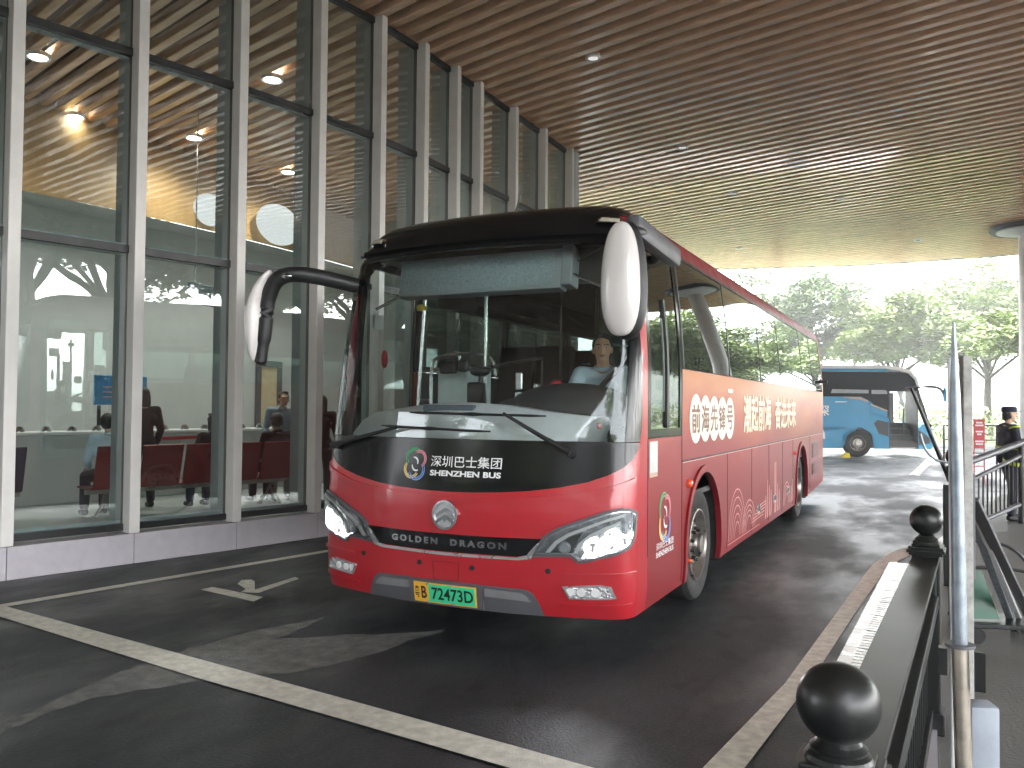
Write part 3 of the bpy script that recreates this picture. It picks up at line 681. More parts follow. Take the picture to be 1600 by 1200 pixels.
# black panel below the windshield, then the glass and its black border
low = WBL[::-1]
bl = [(x, z) for x, z in low if z < 1.42]
fp('lower_black_panel', [[(-1.352, 1.413)]+[(x, z) for x, z in bl]+[(1.352, 1.413)]], 'black', .0, .03, step=.05)
g = 1.20
fp('windshield', [[(-g, 1.418), (g, 1.418), (g, 2.72), (1.15, 2.76), (.9, 2.78), (0, 2.79), (-.9, 2.78), (-1.15, 2.76), (-g, 2.72)]], 'wind', 0, 0, step=.05)
def bord(sg):
    top = [(s_y(z, .475), z) for z in (1.6, 1.9, 2.2, 2.5, 2.7, 2.878)]
    pts = [(g+.002, 1.418), (1.355, 1.418)]+[(1.372, 1.48)]+top+[(g+.002, 2.878)]
    if sg < 0: pts = mir(pts)
    return fp('windshield_pillar', [pts], 'black', 0, .03, step=.05)
bord(1); bord(-1)
fp('windshield_header', [[(-g, 2.725), (-1.15, 2.765), (-.9, 2.785), (0, 2.795), (.9, 2.785), (1.15, 2.765), (g, 2.725), (g, 2.878), (-g, 2.878)]], 'black', 0, .03, step=.05)
strip([(s/20*1.36, 2.862) for s in range(-20, 21)], .014, 'black', .026, .03, 'roof_lip')
strip([(s/20*1.18, 1.416) for s in range(-20, 21)], .003, 'trim', .003, .004, 'glass_lower_seam')
# black strip between red strip and top
for sg in (1, -1):
    pts = [(s_y(z, .478), z) for z in (2.625, 2.75, 2.878)]+[(s_y(z, .60), z) for z in (2.878, 2.75, 2.625)]
    if sg < 0: pts = mir(pts)
    fp('pillar_top', [pts[::-1]], 'black', 0, .03, step=.05)

# roof: dome and barrel, black in front, red behind
def roof():
    lv = [2.88, 2.92, 2.96, 3.0, 3.03, 3.06, 3.08, 3.10, 3.12, 3.14, 3.16, 3.175, 3.19, 3.20, 3.21, 3.216, 3.22]
    rows = []
    for z in lv:
        W_, y0, k, r, xc, yc, th = outl(z); se = xc+r*(pi/2-th); ye = yc+r*cos(th)
        ss = [i/26*se for i in range(27)]+[se+(3.0-ye)*j/12 for j in range(1, 13)]
        ss2 = [xc*i/14 for i in range(15)]+[xc+(se-xc)*i/8 for i in range(1, 9)]+[se+(3.0-ye)*j/12 for j in range(1, 13)]
        row = [SF(s, z, 0) for s in ss2]+[Vector((prof(z)[0], 3.0+j*.5, z)) for j in range(1, 18)]
        rows.append([Vector((-p.x, p.y, p.z)) for p in row[:0:-1]]+row)
    blk = bmesh.new(); rd = bmesh.new()
    for a, b in zip(rows, rows[1:]):
        for i in range(len(a)-1):
            q = [a[i], a[i+1], b[i+1], b[i]]; c = sum(q, Vector())/4
            bm = rd if c.y > .60+max(0, c.z-2.98)*3.0 else blk
            try: bm.faces.new([bm.verts.new(p) for p in q])
            except ValueError: pass
    # close the crown
    for i in range(len(rows[-1])//2):
        pass
    for bm in (blk, rd):
        bmesh.ops.remove_doubles(bm, verts=bm.verts, dist=2e-4)
        bmesh.ops.recalc_face_normals(bm, faces=bm.faces)
    for nm, bm, m in (('roof_front_cap', blk, 'black'), ('roof', rd, 'roofred')):
        me = bpy.data.meshes.new(nm); bm.to_mesh(me); bm.free(); me.polygons.foreach_set('use_smooth', [True]*len(me.polygons)); B(link_mesh(nm, me, m, bus))
roof()
# roof marker lamps
for sx in (-1, 1):
    e = B(fp('marker_lamp', [[(sx*.98-.09, 2.945), (sx*.98+.09, 2.93), (sx*.98+.08, 2.975), (sx*.98-.07, 2.99)]], 'chrome', .028, .03, step=.04))
    fp('marker_lens', [[(sx*.98-.07, 2.951), (sx*.98+.07, 2.94), (sx*.98+.062, 2.968), (sx*.98-.055, 2.983)]], mat('marker_lens', (.55, .53, .42), .25), .032, .006, par=e)

# side panels with wheel arches
YW = (2.22, 8.42); RW = .48
def arch(yc): return [(yc-.62, .26)]+[(yc-.63*cos(t*pi/16), .50+.62*sin(t*pi/16)) for t in range(0, 17)]+[(yc+.62, .26)]
def sidep(sg):
    fn = SR if sg > 0 else SL
    if sg > 0:
        pts = [(.60, .26)]+arch(YW[0])+arch(YW[1])+[(11.3, .34), (11.3, 1.955), (1.50, 1.955), (1.50, 1.43), (.60, 1.43)]
    else:
        pts = [(.60, .26)]+arch(YW[0])+arch(YW[1])+[(11.3, .34), (11.3, 1.955), (1.50, 1.955), (1.50, .9), (.60, .9)]
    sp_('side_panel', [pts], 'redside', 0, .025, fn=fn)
    for yc in YW:      # flared lip
        o1 = [(yc-.66*cos(t*pi/20), .50+.66*sin(t*pi/20)) for t in range(0, 21)]; i1 = [(yc-.60*cos(t*pi/20), .50+.60*sin(t*pi/20)) for t in range(20, -1, -1)]
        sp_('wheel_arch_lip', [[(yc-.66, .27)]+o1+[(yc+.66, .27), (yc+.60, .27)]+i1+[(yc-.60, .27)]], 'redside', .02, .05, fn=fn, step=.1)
        bm = bmesh.new()  # dark wheel well
        prs = [(yc-.62*cos(t*pi/16), .50+.60*sin(t*pi/16)) for t in range(17)]
        prs = [(yc-.62, .24)]+prs+[(yc+.62, .24)]
        for (a, b), (c, d) in zip(prs, prs[1:]):
            bm.faces.new([bm.verts.new((sg*x, y, z)) for x, y, z in ((1.23, a, b), (.72, a, b), (.72, c, d), (1.23, c, d))])
        B(fin('wheel_well', bm, 'trim', bus, True))
sidep(1); sidep(-1)
# window bands, pillars
for sg, fn in ((1, SR), (-1, SL)):
    divs = [1.53, 3.25, 4.95, 6.40, 8.55, 9.75, 11.10]
    for a, b in zip(divs, divs[1:]):
        sp_('side_window', [[(a+.006, 1.962), (b-.006, 1.962), (b-.006, 2.875), (a+.006, 2.875)]], 'sideg', .002, 0, fn=fn)
    for d in divs:
        sp_('window_pillar', [[(d-.045, 1.96), (d+.045, 1.96), (d+.045, 2.876), (d-.045, 2.876)]], 'trim', -.012, .03, fn=fn)
    for d in divs:
        sp_('window_joint', [[(d-.016, 1.962), (d+.016, 1.962), (d+.016, 2.875), (d-.016, 2.875)]], 'trim', .006, .004, fn=fn)
    sp_('window_gutter', [[(1.5, 2.862), (11.1, 2.862), (11.1, 2.884), (1.5, 2.884)]], 'trim', .010, .008, fn=fn)
    sp_('window_rail', [[(1.5, 2.80), (11.1, 2.80), (11.1, 2.876), (1.5, 2.876)]], 'trim', -.012, .02, fn=fn)
    sp_('window_rail', [[(1.5, 1.96), (11.1, 1.96), (11.1, 2.01), (1.5, 2.01)]], 'trim', -.012, .02, fn=fn)
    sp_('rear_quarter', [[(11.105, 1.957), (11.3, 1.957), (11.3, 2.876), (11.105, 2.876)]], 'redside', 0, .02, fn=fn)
    # black surround round the cab window
    zb = 1.435 if sg > 0 else .905
    sp_('cab_window_surround', [[(.60, zb), (1.505, zb), (1.505, 2.876), (.60, 2.876)], [(.67, zb+.06), (.67, 2.70), (.74, 2.78), (1.43, 2.78), (1.43, zb+.06)]], 'black', .001, .03, fn=fn)
    sp_('cab_window', [[(.665, zb+.055), (1.435, zb+.055), (1.435, 2.785), (.665, 2.785)]], 'cabg', -.006, 0, fn=fn) if sg > 0 else sp_('door_glass', [[(.665, zb+.055), (1.435, zb+.055), (1.435, 2.785), (.665, 2.785)]], 'wind', -.006, 0, fn=fn)
sp_('window_slider_frame', [[(1.04, 1.5), (1.09, 1.5), (1.09, 2.45), (1.04, 2.45)]], 'trim', .012, .02, fn=SR)
sp_('window_slider_frame', [[(1.12, 1.62), (1.25, 1.62), (1.25, 2.32), (1.12, 2.32)]], 'white', -.04, .01, fn=SR)
# panel joints (thin dark strips)
for pts, nm in (([(1.51, 1.236), (11.28, 1.236), (11.28, 1.222), (1.51, 1.222)], 'belt_seam'), ([(.598, .62), (.606, .62), (.606, 1.43), (.598, 1.43)], 'panel_joint'), ([(1.494, .30), (1.499, .30), (1.499, 1.955), (1.494, 1.955)], 'panel_joint'),
                ([(3.16, .30), (3.165, .30), (3.165, 1.22), (3.16, 1.22)], 'panel_joint'), ([(4.40, .30), (4.405, .30), (4.405, 1.22), (4.40, 1.22)], 'panel_joint'), ([(5.5, .30), (5.506, .30), (5.506, 1.22), (5.5, 1.22)], 'panel_joint'),
                ([(6.55, .30), (6.556, .30), (6.556, 1.22), (6.55, 1.22)], 'panel_joint'), ([(7.5, .30), (7.506, .30), (7.506, 1.22), (7.5, 1.22)], 'panel_joint'), ([(9.4, .34), (9.407, .34), (9.407, 1.22), (9.4, 1.22)], 'panel_joint')):
    sp_(nm, [pts], 'ink', .003, .003, step=.5)
sp_('belt_highlight', [[(1.51, 1.220), (11.28, 1.220), (11.28, 1.214), (1.51, 1.214)]], 'pinkl', .003, .003, step=.5)  # pale strip painted in as a highlight below the seam
for z0, z1 in ((.84, 1.09), (.56, .76)):
    bmn = sp_('engine_vent', [[(9.66, z0), (10.50, z0), (10.50, z1), (9.66, z1)]], 'trim', .003, .003)
    for k in range(6):
        z = z0+.02+k*(z1-z0-.03)/6; sp_('vent_louvre', [[(9.68, z), (10.48, z), (10.48, z+.014), (9.68, z+.014)]], 'redside', .014, .012, par=bmn, step=.5)
for y, z in ((4.81, .51), (5.91, .53), (7.03, .54)):
    h = sp_('hatch_handle', [[(y-.10, z-.045), (y+.10, z-.045), (y+.10, z+.045), (y-.10, z+.045)]], 'silver', .008, .008, step=.1)
    sp_('handle_recess', [[(y-.07, z-.02), (y+.07, z-.02), (y+.07, z+.03), (y-.07, z+.03)]], 'ink', .010, .001, par=h, step=.1)
for (y, z, r) in ((1.69, 1.04, .035), (7.62, 1.02, .03), (1.66, .43, .02)):
    bm = bmesh.new(); lathe(bm, [(r, -.0), (r, .02), (r*.7, .035), (.001, .042)], 20, 'X', Matrix.Translation((1.25, y, z))); B(fin('side_marker', bm, 'orange', bus, True))
sp_('side_emblem', [[(3.18, 1.80), (3.38, 1.80), (3.38, 1.835), (3.18, 1.835)]], 'silver', .004, .004, step=.1)
# rear
bm = bmesh.new(); rows = []
for z in (.34, .6, 1.0, 1.5, 1.96, 2.3, 2.6, 2.88, 3.0, 3.1, 3.17, 3.2):
    W_ = prof(z)[0]; q = [(W_, 11.3), (W_-.01, 11.38), (W_-.05, 11.46), (W_-.13, 11.52), (W_*.5, 11.56), (0, 11.57)]
    if z > 2.9: q = [(x, y-(z-2.9)*.4) for x, y in q]; q[0] = (W_, 11.3)
    rows.append([Vector((-x, y, z)) for x, y in q[:-1]]+[Vector((x, y, z)) for x, y in q[::-1]])
V = [[bm.verts.new(p) for p in r] for r in rows]
for a, b in zip(V, V[1:]):
    for i in range(len(a)-1): bm.faces.new((a[i], a[i+1], b[i+1], b[i]))
bmesh.ops.recalc_face_normals(bm, faces=bm.faces)
B(fin('rear_panel', bm, 'redside', bus, True))
bm = bmesh.new(); box(bm, 1.215, 1.35, 11.05, 11.12, 2.12, 2.17, bev=.008); B(fin('rear_bracket', bm, 'trim', bus))
# chassis and cabin
bm = bmesh.new(); box(bm, -.7, .7, .45, 11.3, .34, .90); box(bm, -1.21, 1.21, .62, 1.56, .30, .85); box(bm, -1.21, 1.21, 2.88, 7.78, .30, .90); box(bm, -1.21, 1.21, 9.06, 11.3, .36, .90)
B(fin('underbody', bm, 'trim', bus))
bm = bmesh.new(); box(bm, -1.2, 1.2, .42, 11.3, .905, .95); box(bm, -1.2, -.32, 2.0, 11.2, .951, 1.12); box(bm, .32, 1.2, 1.0, 11.2, .951, 1.12); B(fin('cabin_floor', bm, 'dgrey', bus))
for sg in (-1, 1):
    bm = bmesh.new(); box(bm, sg*1.19-.01, sg*1.19+.01, 1.5, 11.3, .95, 1.95); box(bm, sg*1.19-.01, sg*1.19+.01, .62, 1.5, .95, 1.42 if sg > 0 else .96); B(fin('cabin_side_lining', bm, 'dgrey', bus))
    bm = bmesh.new(); prism(bm, [(sg*1.12, 2.80), (sg*1.12, 2.56), (sg*.72, 2.50), (sg*.68, 2.56), (sg*.80, 2.80)], 1.7, 11.1, Matrix(((1, 0, 0, 0), (0, 0, 1, 0), (0, 1, 0, 0), (0, 0, 0, 1)))); bmesh.ops.recalc_face_normals(bm, faces=bm.faces); B(fin('luggage_rack', bm, 'dgrey', bus))
bm = bmesh.new(); box(bm, -1.1, 1.1, .75, 11.2, 2.83, 2.87); B(fin('cabin_ceiling', bm, 'greyp', bus))
bm = bmesh.new(); box(bm, -1.15, 1.15, 11.22, 11.28, .95, 2.1); box(bm, -1.15, 1.15, 11.22, 11.28, 2.65, 2.85); B(fin('cabin_rear_wall', bm, 'dgrey', bus))

# wheels
def wheel(x, y, sg, rear=False):
    wname = empty('wheel', (0, 0, 0)); wname.parent = bus; wname.location = (x, y-5.5, RW)
    bm = bmesh.new(); T = [(.30, -.26), (.40, -.28), (.455, -.27), (.478, -.235), (.48, -.14), (.48, -.05), (.478, -.035), (.455, .0), (.42, .008), (.36, .004), (.305, -.012), (.30, -.03)]
    lathe(bm, [(r, sg*h) for r, h in T], 56, 'X'); bmesh.ops.recalc_face_normals(bm, faces=bm.faces); t = fin('tyre', bm, 'rubber', wname, True)
    bm = bmesh.new()
    P = [(.302, -.02), (.300, .004), (.290, .006), (.280, -.01), (.272, -.09), (.262, -.11), (.235, -.10), (.175, -.045), (.165, -.035), (.10, -.030), (.095, .01), (.075, .035), (.001, .04)] if not rear else \
        [(.302, -.02), (.300, .004), (.290, .006), (.280, -.01), (.272, -.07), (.265, -.13), (.235, -.17), (.175, -.20), (.10, -.20), (.10, -.10), (.075, -.08), (.001, -.08)]
    lathe(bm, [(r, sg*h) for r, h in P], 56, 'X'); bmesh.ops.recalc_face_normals(bm, faces=bm.faces); rm = fin('rim', bm, 'rim', wname, True)
    bm = bmesh.new()
    for k in range(10):
        a = 2*pi*k/10; r = .215; h = -.078 if not rear else -.18
        m = Matrix.Rotation(a, 4, 'X') @ Matrix.Translation((sg*(h+.006), 0, r)) @ Matrix.Rotation(sg*radians(38), 4, 'Y')
        vs = [bm.verts.new(m @ Vector((0, .034*cos(t*pi/8), .024*sin(t*pi/8)))) for t in range(16)]; f = bm.faces.new(vs if sg > 0 else vs[::-1])
    fin('hand_hole', bm, 'ink', rm)
    bm = bmesh.new()
    for k in range(10):
        a = 2*pi*k/10+.31; h = -.034 if not rear else -.20
        p = Vector((sg*h, .132*cos(a), .132*sin(a))); cyl(bm, p, p+Vector((sg*.035, 0, 0)), .016, n=6)
    lathe(bm, [(.092, sg*(-.03 if not rear else -.20)), (.092, sg*(.02 if not rear else -.1)), (.08, sg*(.036 if not rear else -.08))], 24, 'X')
    fin('wheel_nuts', bm, 'rimd', rm)
    return wname
for sg in (1, -1):
    wheel(sg*1.20, YW[0], sg); wheel(sg*1.20, YW[1], sg, True)

# ---- front details
par = fp('grille', [[(-.728, .772), (-.3, .768), (.3, .768), (.728, .776), (.665, .735), (.60, .665), (.53, .650), (0, .646), (-.53, .650), (-.60, .665), (-.665, .735)]], 'black', .006, .012)
fp('grille_chrome', [[(-.735, .780), (-.72, .782), (-.655, .735), (-.592, .662), (-.525, .644), (0, .640), (.525, .644), (.592, .662), (.655, .735), (.72, .782), (.735, .780), (.675, .715), (.62, .640), (.54, .628), (0, .622), (-.54, .628), (-.62, .640), (-.675, .715)]], 'silver', .016, .018, par)
B(patch('maker_lettering', None, SF, .012, .006, 'chrome', par, .1, mesh2d=text2d('GOLDEN  DRAGON', .06, bold=.0028, spacing=1.5, fit=(-.455, .455, .690, .736)))).location = (0, 0, 0)
# the upper seam line of the grille
def disc2d(cx, cz, rx, rz, n=40): return [(cx+rx*cos(2*pi*i/n), cz+rz*sin(2*pi*i/n)) for i in range(n)]
bd = fp('maker_badge', [disc2d(0, .898, .100, .101), disc2d(0, .898, .084, .085)], 'chrome', .024, .022)
fp('badge_field', [disc2d(0, .898, .083, .084)], 'silver', .012, .008, bd)
for z0 in (.862, .908):
    fp('badge_chevron', [[(-.068, z0-.030), (-.005, z0+.012), (.012, z0+.012), (.072, z0-.022), (.066, z0+.004), (.018, z0+.038), (-.002, z0+.038), (-.066, z0-.004)]], 'chrome', .022, .012, bd, step=.03)
# headlights
HR = [(.628, .652), (.66, .715), (.70, .790), (.76, .832), (.83, .868), (.98, .925), (1.11, .975), (1.20, .992), (1.27, .985), (1.325, .955), (1.315, .86), (1.295, .775), (1.25, .725), (1.16, .685), (1.05, .655), (.98, .634), (.93, .628), (.905, .645), (.885, .668), (.78, .664)]
def inset(P, d):
    n = len(P); cx = sum(p[0] for p in P)/n; out_ = []
    for i in range(n):
        a, b, c = Vector(P[i-1]), Vector(P[i]), Vector(P[(i+1) % n]); e = (c-a).normalized(); nn = Vector((-e.y, e.x))
        out_.append(tuple(b+nn*d))
    return out_
area = sum(HR[i][0]*HR[(i+1) % len(HR)][1]-HR[(i+1) % len(HR)][0]*HR[i][1] for i in range(len(HR)))
dn = 1 if area > 0 else -1
HI = inset(HR, .018*dn); HJ = inset(HR, .006*dn)
for sg in (1, -1):
    f = (lambda l: l) if sg > 0 else (lambda l: mir(l))
    h = fp('headlight', [f(HR), f(HI)], 'greyp', .020, .03)
    fp('chrome_edge', [f(HI), f(inset(HR, .026*dn))], 'chrome', .016, .02, h)
    fp('bowl', [f(inset(HR, .026*dn))], 'hlbowl', .004, .006, h)
    drl = [(.72, .690), (.78, .765), (.86, .818), (.98, .868), (1.12, .925), (1.22, .955), (1.21, .935), (1.11, .905), (.98, .848), (.87, .800), (.80, .750), (.75, .690)]
    fp('running_light', [f(drl)], 'white', .018, .014, h, step=.04)
    drl2 = [(.90, .690), (.93, .755), (1.0, .815), (1.10, .870), (1.19, .905), (1.185, .885), (1.11, .85), (1.02, .798), (.955, .745), (.925, .690)]
    fp('running_light', [f(drl2)], 'white', .020, .016, h, step=.04)
    fp('dark_insert', [f([(.76, .692), (.80, .742), (.87, .788), (.955, .826), (.925, .775), (.89, .690)])], 'ink', .010, .006, h, step=.04)
    for (sx, sz, r, m, hh) in ((.845, .728, .040, 'chrome', .012), (1.03, .735, .066, 'hl', .014), (1.15, .79, .062, 'hl', .014), (1.225, .86, .04, 'hlbowl', .012)):
        q = fp('projector', [disc2d(sg*sx, sz, r, r)], m, hh+.006, .01, h, step=.03)
    fp('projector_lens', [disc2d(sg*.845, .728, .028, .028)], 'fin', .026, .01, h, step=.02)
    low_ = [(.955, .662), (1.06, .672), (1.17, .702), (1.25, .745), (1.285, .80), (1.27, .84), (1.17, .838), (1.06, .79), (.99, .73)]
    fp('lit_reflector', [f(low_)], 'hl', .0145, .006, h, step=.04)
    fp('lens_cover', [f(HI)], 'lens', .034, 0, h)
    L_ = bpy.data.lights.new('low_beam', 'SPOT'); L_.energy = 2; L_.spot_size = radians(70); L_.spot_blend = .8; L_.shadow_soft_size = .05; L_.color = (.95, .98, 1)
    lo = bpy.data.objects.new('low_beam', L_); COL.objects.link(lo); p = SF(sg*1.10, .76, .06); lo.parent = h; lo.location = p
    lo.rotation_euler = Vector((-sg*.05, 1, .16)).to_track_quat('Z', 'Y').to_euler()
    # fog lamp
    FG = [(.825, .470), (1.07, .490), (1.135, .478), (1.165, .405), (1.12, .396), (.87, .386)]
    fg = fp('fog_light', [f(FG), f([(.842, .462), (1.066, .480), (1.122, .470), (1.146, .412), (1.116, .406), (.878, .397)])], 'silver', .012, .02)
    fp('fog_reflector', [f([(.842, .462), (1.066, .480), (1.122, .470), (1.146, .412), (1.116, .406), (.878, .397)])], 'fogb', .004, .006, fg, step=.03)
    for x0 in (.875, .945, 1.035):
        fp('fog_bulb', [f(disc2d(x0, .435, .028, .026, 20))], 'white', .010, .008, fg, step=.02)
    # bumper creases
    fp('bumper_crease', [f([(.84, .556), (1.30, .572), (1.36, .565), (1.36, .553), (1.28, .556), (.84, .545)])], 'red', .016, .018, step=.05)
    fp('bumper_crease', [f([(.80, .348), (1.10, .356), (1.28, .366), (1.28, .352), (1.10, .342), (.80, .334)])], 'red', .012, .014, step=.05)
sens = []
for x, z in ((-.75, .560), (-.215, .553), (.205, .550), (.735, .566)):
    e = fp('parking_sensor', [disc2d(x, z, .018, .018, 18)], 'trim', .007, .01, step=.03)
fp('tow_flap', [[(-.108, .574), (.108, .576), (.1, .448), (-.1, .445)], [(-.102, .569), (.102, .571), (.094, .453), (-.094, .450)]], mat('flap_gap', (.20, .01, .012), .5), .002, .004, step=.05)
# grey lower insert
fp('bumper_insert', [[(-.70, .262), (-.665, .36), (-.63, .415), (-.58, .438), (0, .446), (.58, .434), (.63, .408), (.665, .355), (.70, .262)]], 'greyp', .006, .012)
for sg in (1, -1):
    f = (lambda l: l) if sg > 0 else (lambda l: mir(l))
    fp('insert_ledge', [f([(.30, .420), (.56, .412), (.60, .385), (.62, .355), (.30, .368)])], 'silver' if 0 else mat('ledge_grey', (.19, .19, .20), .4), .022, .02, step=.05)
# number plate
pl = fp('number_plate', [[(-.285, .272), (.285, .272), (.285, .44), (-.285, .44)]], 'greyp', .030, .03)
fp('plate_back', [[(-.245, .284), (.245, .284), (.245, .424), (-.245, .424)]], 'pyel', .036, .005, pl)
fp('plate_green', [[(-.118, .292), (.235, .292), (.235, .416), (-.118, .416)]], 'pgreen', .039, .002, pl)
for s_, a, b, c in (('粤', -.232, -.196, .0012), ('B', -.180, -.135, .002), ('72473D', -.095, .225, .002)):
    o = patch('plate_text', None, SF, .0415, 0, 'ink', pl, .1, mesh2d=text2d(s_, .1, bold=c, fit=(a, b, .312, .398)))
for x in (-.125, .07):
    for z in (.292, .414): fp('plate_bolt', [disc2d(x, z, .009, .009, 12)], 'silver', .044, .005, pl)
# operator logo and wording
def swirl(fn, cx, cz, sc, par, off):
    def ring(a0, a1, r0, w0, cx_, cz_, m, o):
        n = 22; A = []; Bq = []
        for i in range(n+1):
            t = radians(a0+(a1-a0)*i/n); wv = w0*(.55+.45*sin(pi*i/n))
            A.append((cx_+(r0+wv)*cos(t), cz_+(r0+wv)*sin(t))); Bq.append((cx_+(r0-wv)*cos(t), cz_+(r0-wv)*sin(t)))
        pts = [(cx+sc*x, cz+sc*z) for x, z in A+Bq[::-1]]
        q = patch('emblem_ribbon', [pts], fn, o, 0, m, par, .05); return q
    for rr_ in (.62, .50):
        ring(40, 215, rr_, .045, -.12, .34, 'lg', off); ring(-60, 120, rr_*.86, .045, .25, .30, 'lp', off+.0008)
        ring(140, 330, rr_*.9, .05, -.25, -.30, 'ly', off+.0016); ring(200, 390, rr_, .045, .12, -.34, 'lb', off+.0024)
    ring(-20, 100, .30, .06, -.1, .1, 'lett', off+.003); ring(170, 300, .30, .06, .1, -.1, 'lett', off+.003)
em = fp('operator_sign', [[(-.41, 1.13), (.41, 1.13), (.41, 1.34), (-.41, 1.34)]], 'black', .001, 0)
swirl(SF, -.283, 1.235, .115, em, .002)
patch('operator_text', None, SF, .003, 0, 'lett', em, .1, mesh2d=text2d('深圳巴士集团', .09, bold=.0006, fit=(-.150, .398, 1.222, 1.300)))
patch('operator_text', None, SF, .003, 0, 'lett', em, .1, mesh2d=text2d('SHENZHEN BUS', .06, bold=.0022, fit=(-.150, .398, 1.160, 1.200)))
# side graphics
dc = sp_('side_slogan', [disc2d(1.93+i*.33, 1.56-.005*i, .205, .205, 36) for i in range(1)], 'disc', .003, 0, step=.2)
for i in range(1, 5): sp_('slogan_disc', [disc2d(1.93+i*.33, 1.56-.002*i, .205, .20, 36)], 'disc', .003+.0004*i, 0, par=dc, step=.2)
def bold_text(s, fit, m, off, par, d):
    for k, (du, dv) in enumerate(((-d, -d), (d, d), (-d, d), (d, -d))):
        patch('slogan_text', None, SR, off+.0003*k, 0, m, par, .3, mesh2d=text2d(s, .3, fit=(fit[0]+du, fit[1]+du, fit[2]+dv, fit[3]+dv)))
for i, ch in enumerate('前海先锋号'): bold_text(ch, (1.79+i*.33, 2.06+i*.33, 1.445, 1.675), 'brownl', .0062, dc, .004)
bold_text('潮起前海', (3.95, 5.62, 1.40, 1.79), 'palel', .004, dc, .011)
bold_text('奋进未来', (5.95, 7.75, 1.40, 1.78), 'palel', .004, dc, .011)
sp_('blank_sticker', [[(.64, 1.19), (.83, 1.19), (.83, 1.41), (.64, 1.41)]], 'conc' if 0 else mat('pale_sticker', (.55, .56, .55), .5), .003, .001, step=.1)
sp_('sticker_foot', [[(.64, 1.16), (.83, 1.16), (.83, 1.189), (.64, 1.189)]], 'tan', .003, .001, step=.1)
se = sp_('side_operator_sign', [disc2d(1.02, .85, .01, .01, 8)], 'lb', .001, 0, step=.2)
swirl(SR, 1.02, .85, .185, se, .003)
patch('operator_text', None, SR, .003, 0, 'lett', se, .3, mesh2d=text2d('深圳巴士集团', .09, bold=.0004, fit=(.80, 1.25, .632, .682)))
patch('operator_text', None, SR, .003, 0, 'lett', se, .3, mesh2d=text2d('SHENZHEN BUS', .06, bold=.001, fit=(.80, 1.25, .580, .618)))
# line-art hills and towers
def arcs(cx, cz, r, n, par, squash=1.6):
    for k in range(n):
        q = r*(1-k*.17)
        P = [(cx+q*cos(t*pi/18), cz+q*squash*sin(t*pi/18)) for t in range(19)]; Q = [(cx+(q-.014)*cos(t*pi/18), cz+(q*squash-.012)*sin(t*pi/18)) for t in range(18, -1, -1)]
        patch('hill_line', [P+Q], SR, .003, 0, 'pinkl', par, .2)
art = sp_('side_line_art', [[(3.2, .325), (4.9, .325), (4.9, .335), (3.2, .335)]], 'pinkl', .003, 0)
arcs(3.62, .36, .42, 5, art, 1.15); arcs(4.25, .35, .36, 4, art, .9); arcs(6.9, .36, .34, 4, art, .9)
for k, (y, z1) in enumerate(((5.25, .62), (5.38, .80), (5.5, .72), (5.62, .66), (5.9, .98), (5.98, .98), (6.12, .70), (6.25, .62), (7.3, .58), (7.42, .66))):
    sp_('tower_line', [[(y, .35), (y+.06, .35), (y+.045, z1), (y+.015, z1)]], 'pinkl', .003, 0, par=art)
for k in range(5): sp_('wave_line', [[(4.35+.1*k, .40+.035*k), (5.1+.05*k, .42+.035*k), (5.1+.05*k, .43+.035*k), (4.35+.1*k, .41+.035*k)]], 'pinkl', .0045, 0, par=art)

# wipers
def wiper(pivot, elbow, b0, b1):
    p0, p1 = SF(*pivot, .05), SF(*elbow, .06)
    w_ = B(fin('wiper', (lambda bm: (cyl(bm, SF(*pivot, .0), p0, .03, n=14), bm)[1])(bmesh.new()), 'trim', bus, True))
    bm = bmesh.new(); tube(bm, [p0, p0.lerp(p1, .35)+Vector((0, -.01, 0)), p1], .012, 8, rs=[.026, .016, .011]); fin('wiper_arm', bm, 'trim', w_, True)
    bm = bmesh.new(); tube(bm, [SF(b0[0]+(b1[0]-b0[0])*i/12, b0[1]+(b1[1]-b0[1])*i/12, .022+.018*sin(pi*i/12)) for i in range(13)], .009, 6, rs=[.005]+[.010]*5+[.016]+[.010]*5+[.005])
    tube(bm, [SF(b0[0]+(b1[0]-b0[0])*i/12, b0[1]+(b1[1]-b0[1])*i/12, .010) for i in range(13)], .006, 5); fin('wiper_blade', bm, 'trim', w_, True)
wiper((.86, 1.345), (.40, 1.60), (-.36, 1.600), (.68, 1.585))
wiper((-1.12, 1.34), (-.42, 1.495), (-.62, 1.50), (.30, 1.475))
# mirrors
def ell(bm, c, r, seg=28, rings=18, fn=None):
    g_ = bmesh.ops.create_uvsphere(bm, u_segments=seg, v_segments=rings, radius=1)
    for v in g_['verts']:
        p = v.co.copy()
        if fn: p = fn(p)
        v.co = Vector((p.x*r[0], p.y*r[1], p.z*r[2]))+Vector(c)
def egg(p):      # fuller at the bottom, squarish
    s = lambda t, e: math.copysign(abs(t)**e, t)
    q = Vector((s(p.x, .80), s(p.y, .9), s(p.z, .88))); wd = 1-.10*q.z; return Vector((q.x*wd, q.y*wd, q.z))
m1 = B(fin('mirror', (lambda bm: (ell(bm, (1.290, -.10, 2.44), (.125, .09, .355), fn=egg), bm)[1])(bmesh.new()), 'cream', bus, True))
bm = bmesh.new(); ell(bm, (1.312, -.045, 2.435), (.128, .085, .370), fn=egg); fin('mirror_back', bm, 'trim', m1, True)
bm = bmesh.new(); tube(bm, smoothpts([(1.30, -.03, 2.72), (1.32, .15, 2.78), (1.28, .55, 2.79), (1.22, .9, 2.74), (1.14, 1.0, 2.74)], 5), .035, 10); fin('mirror_arm', bm, 'trim', m1, True)
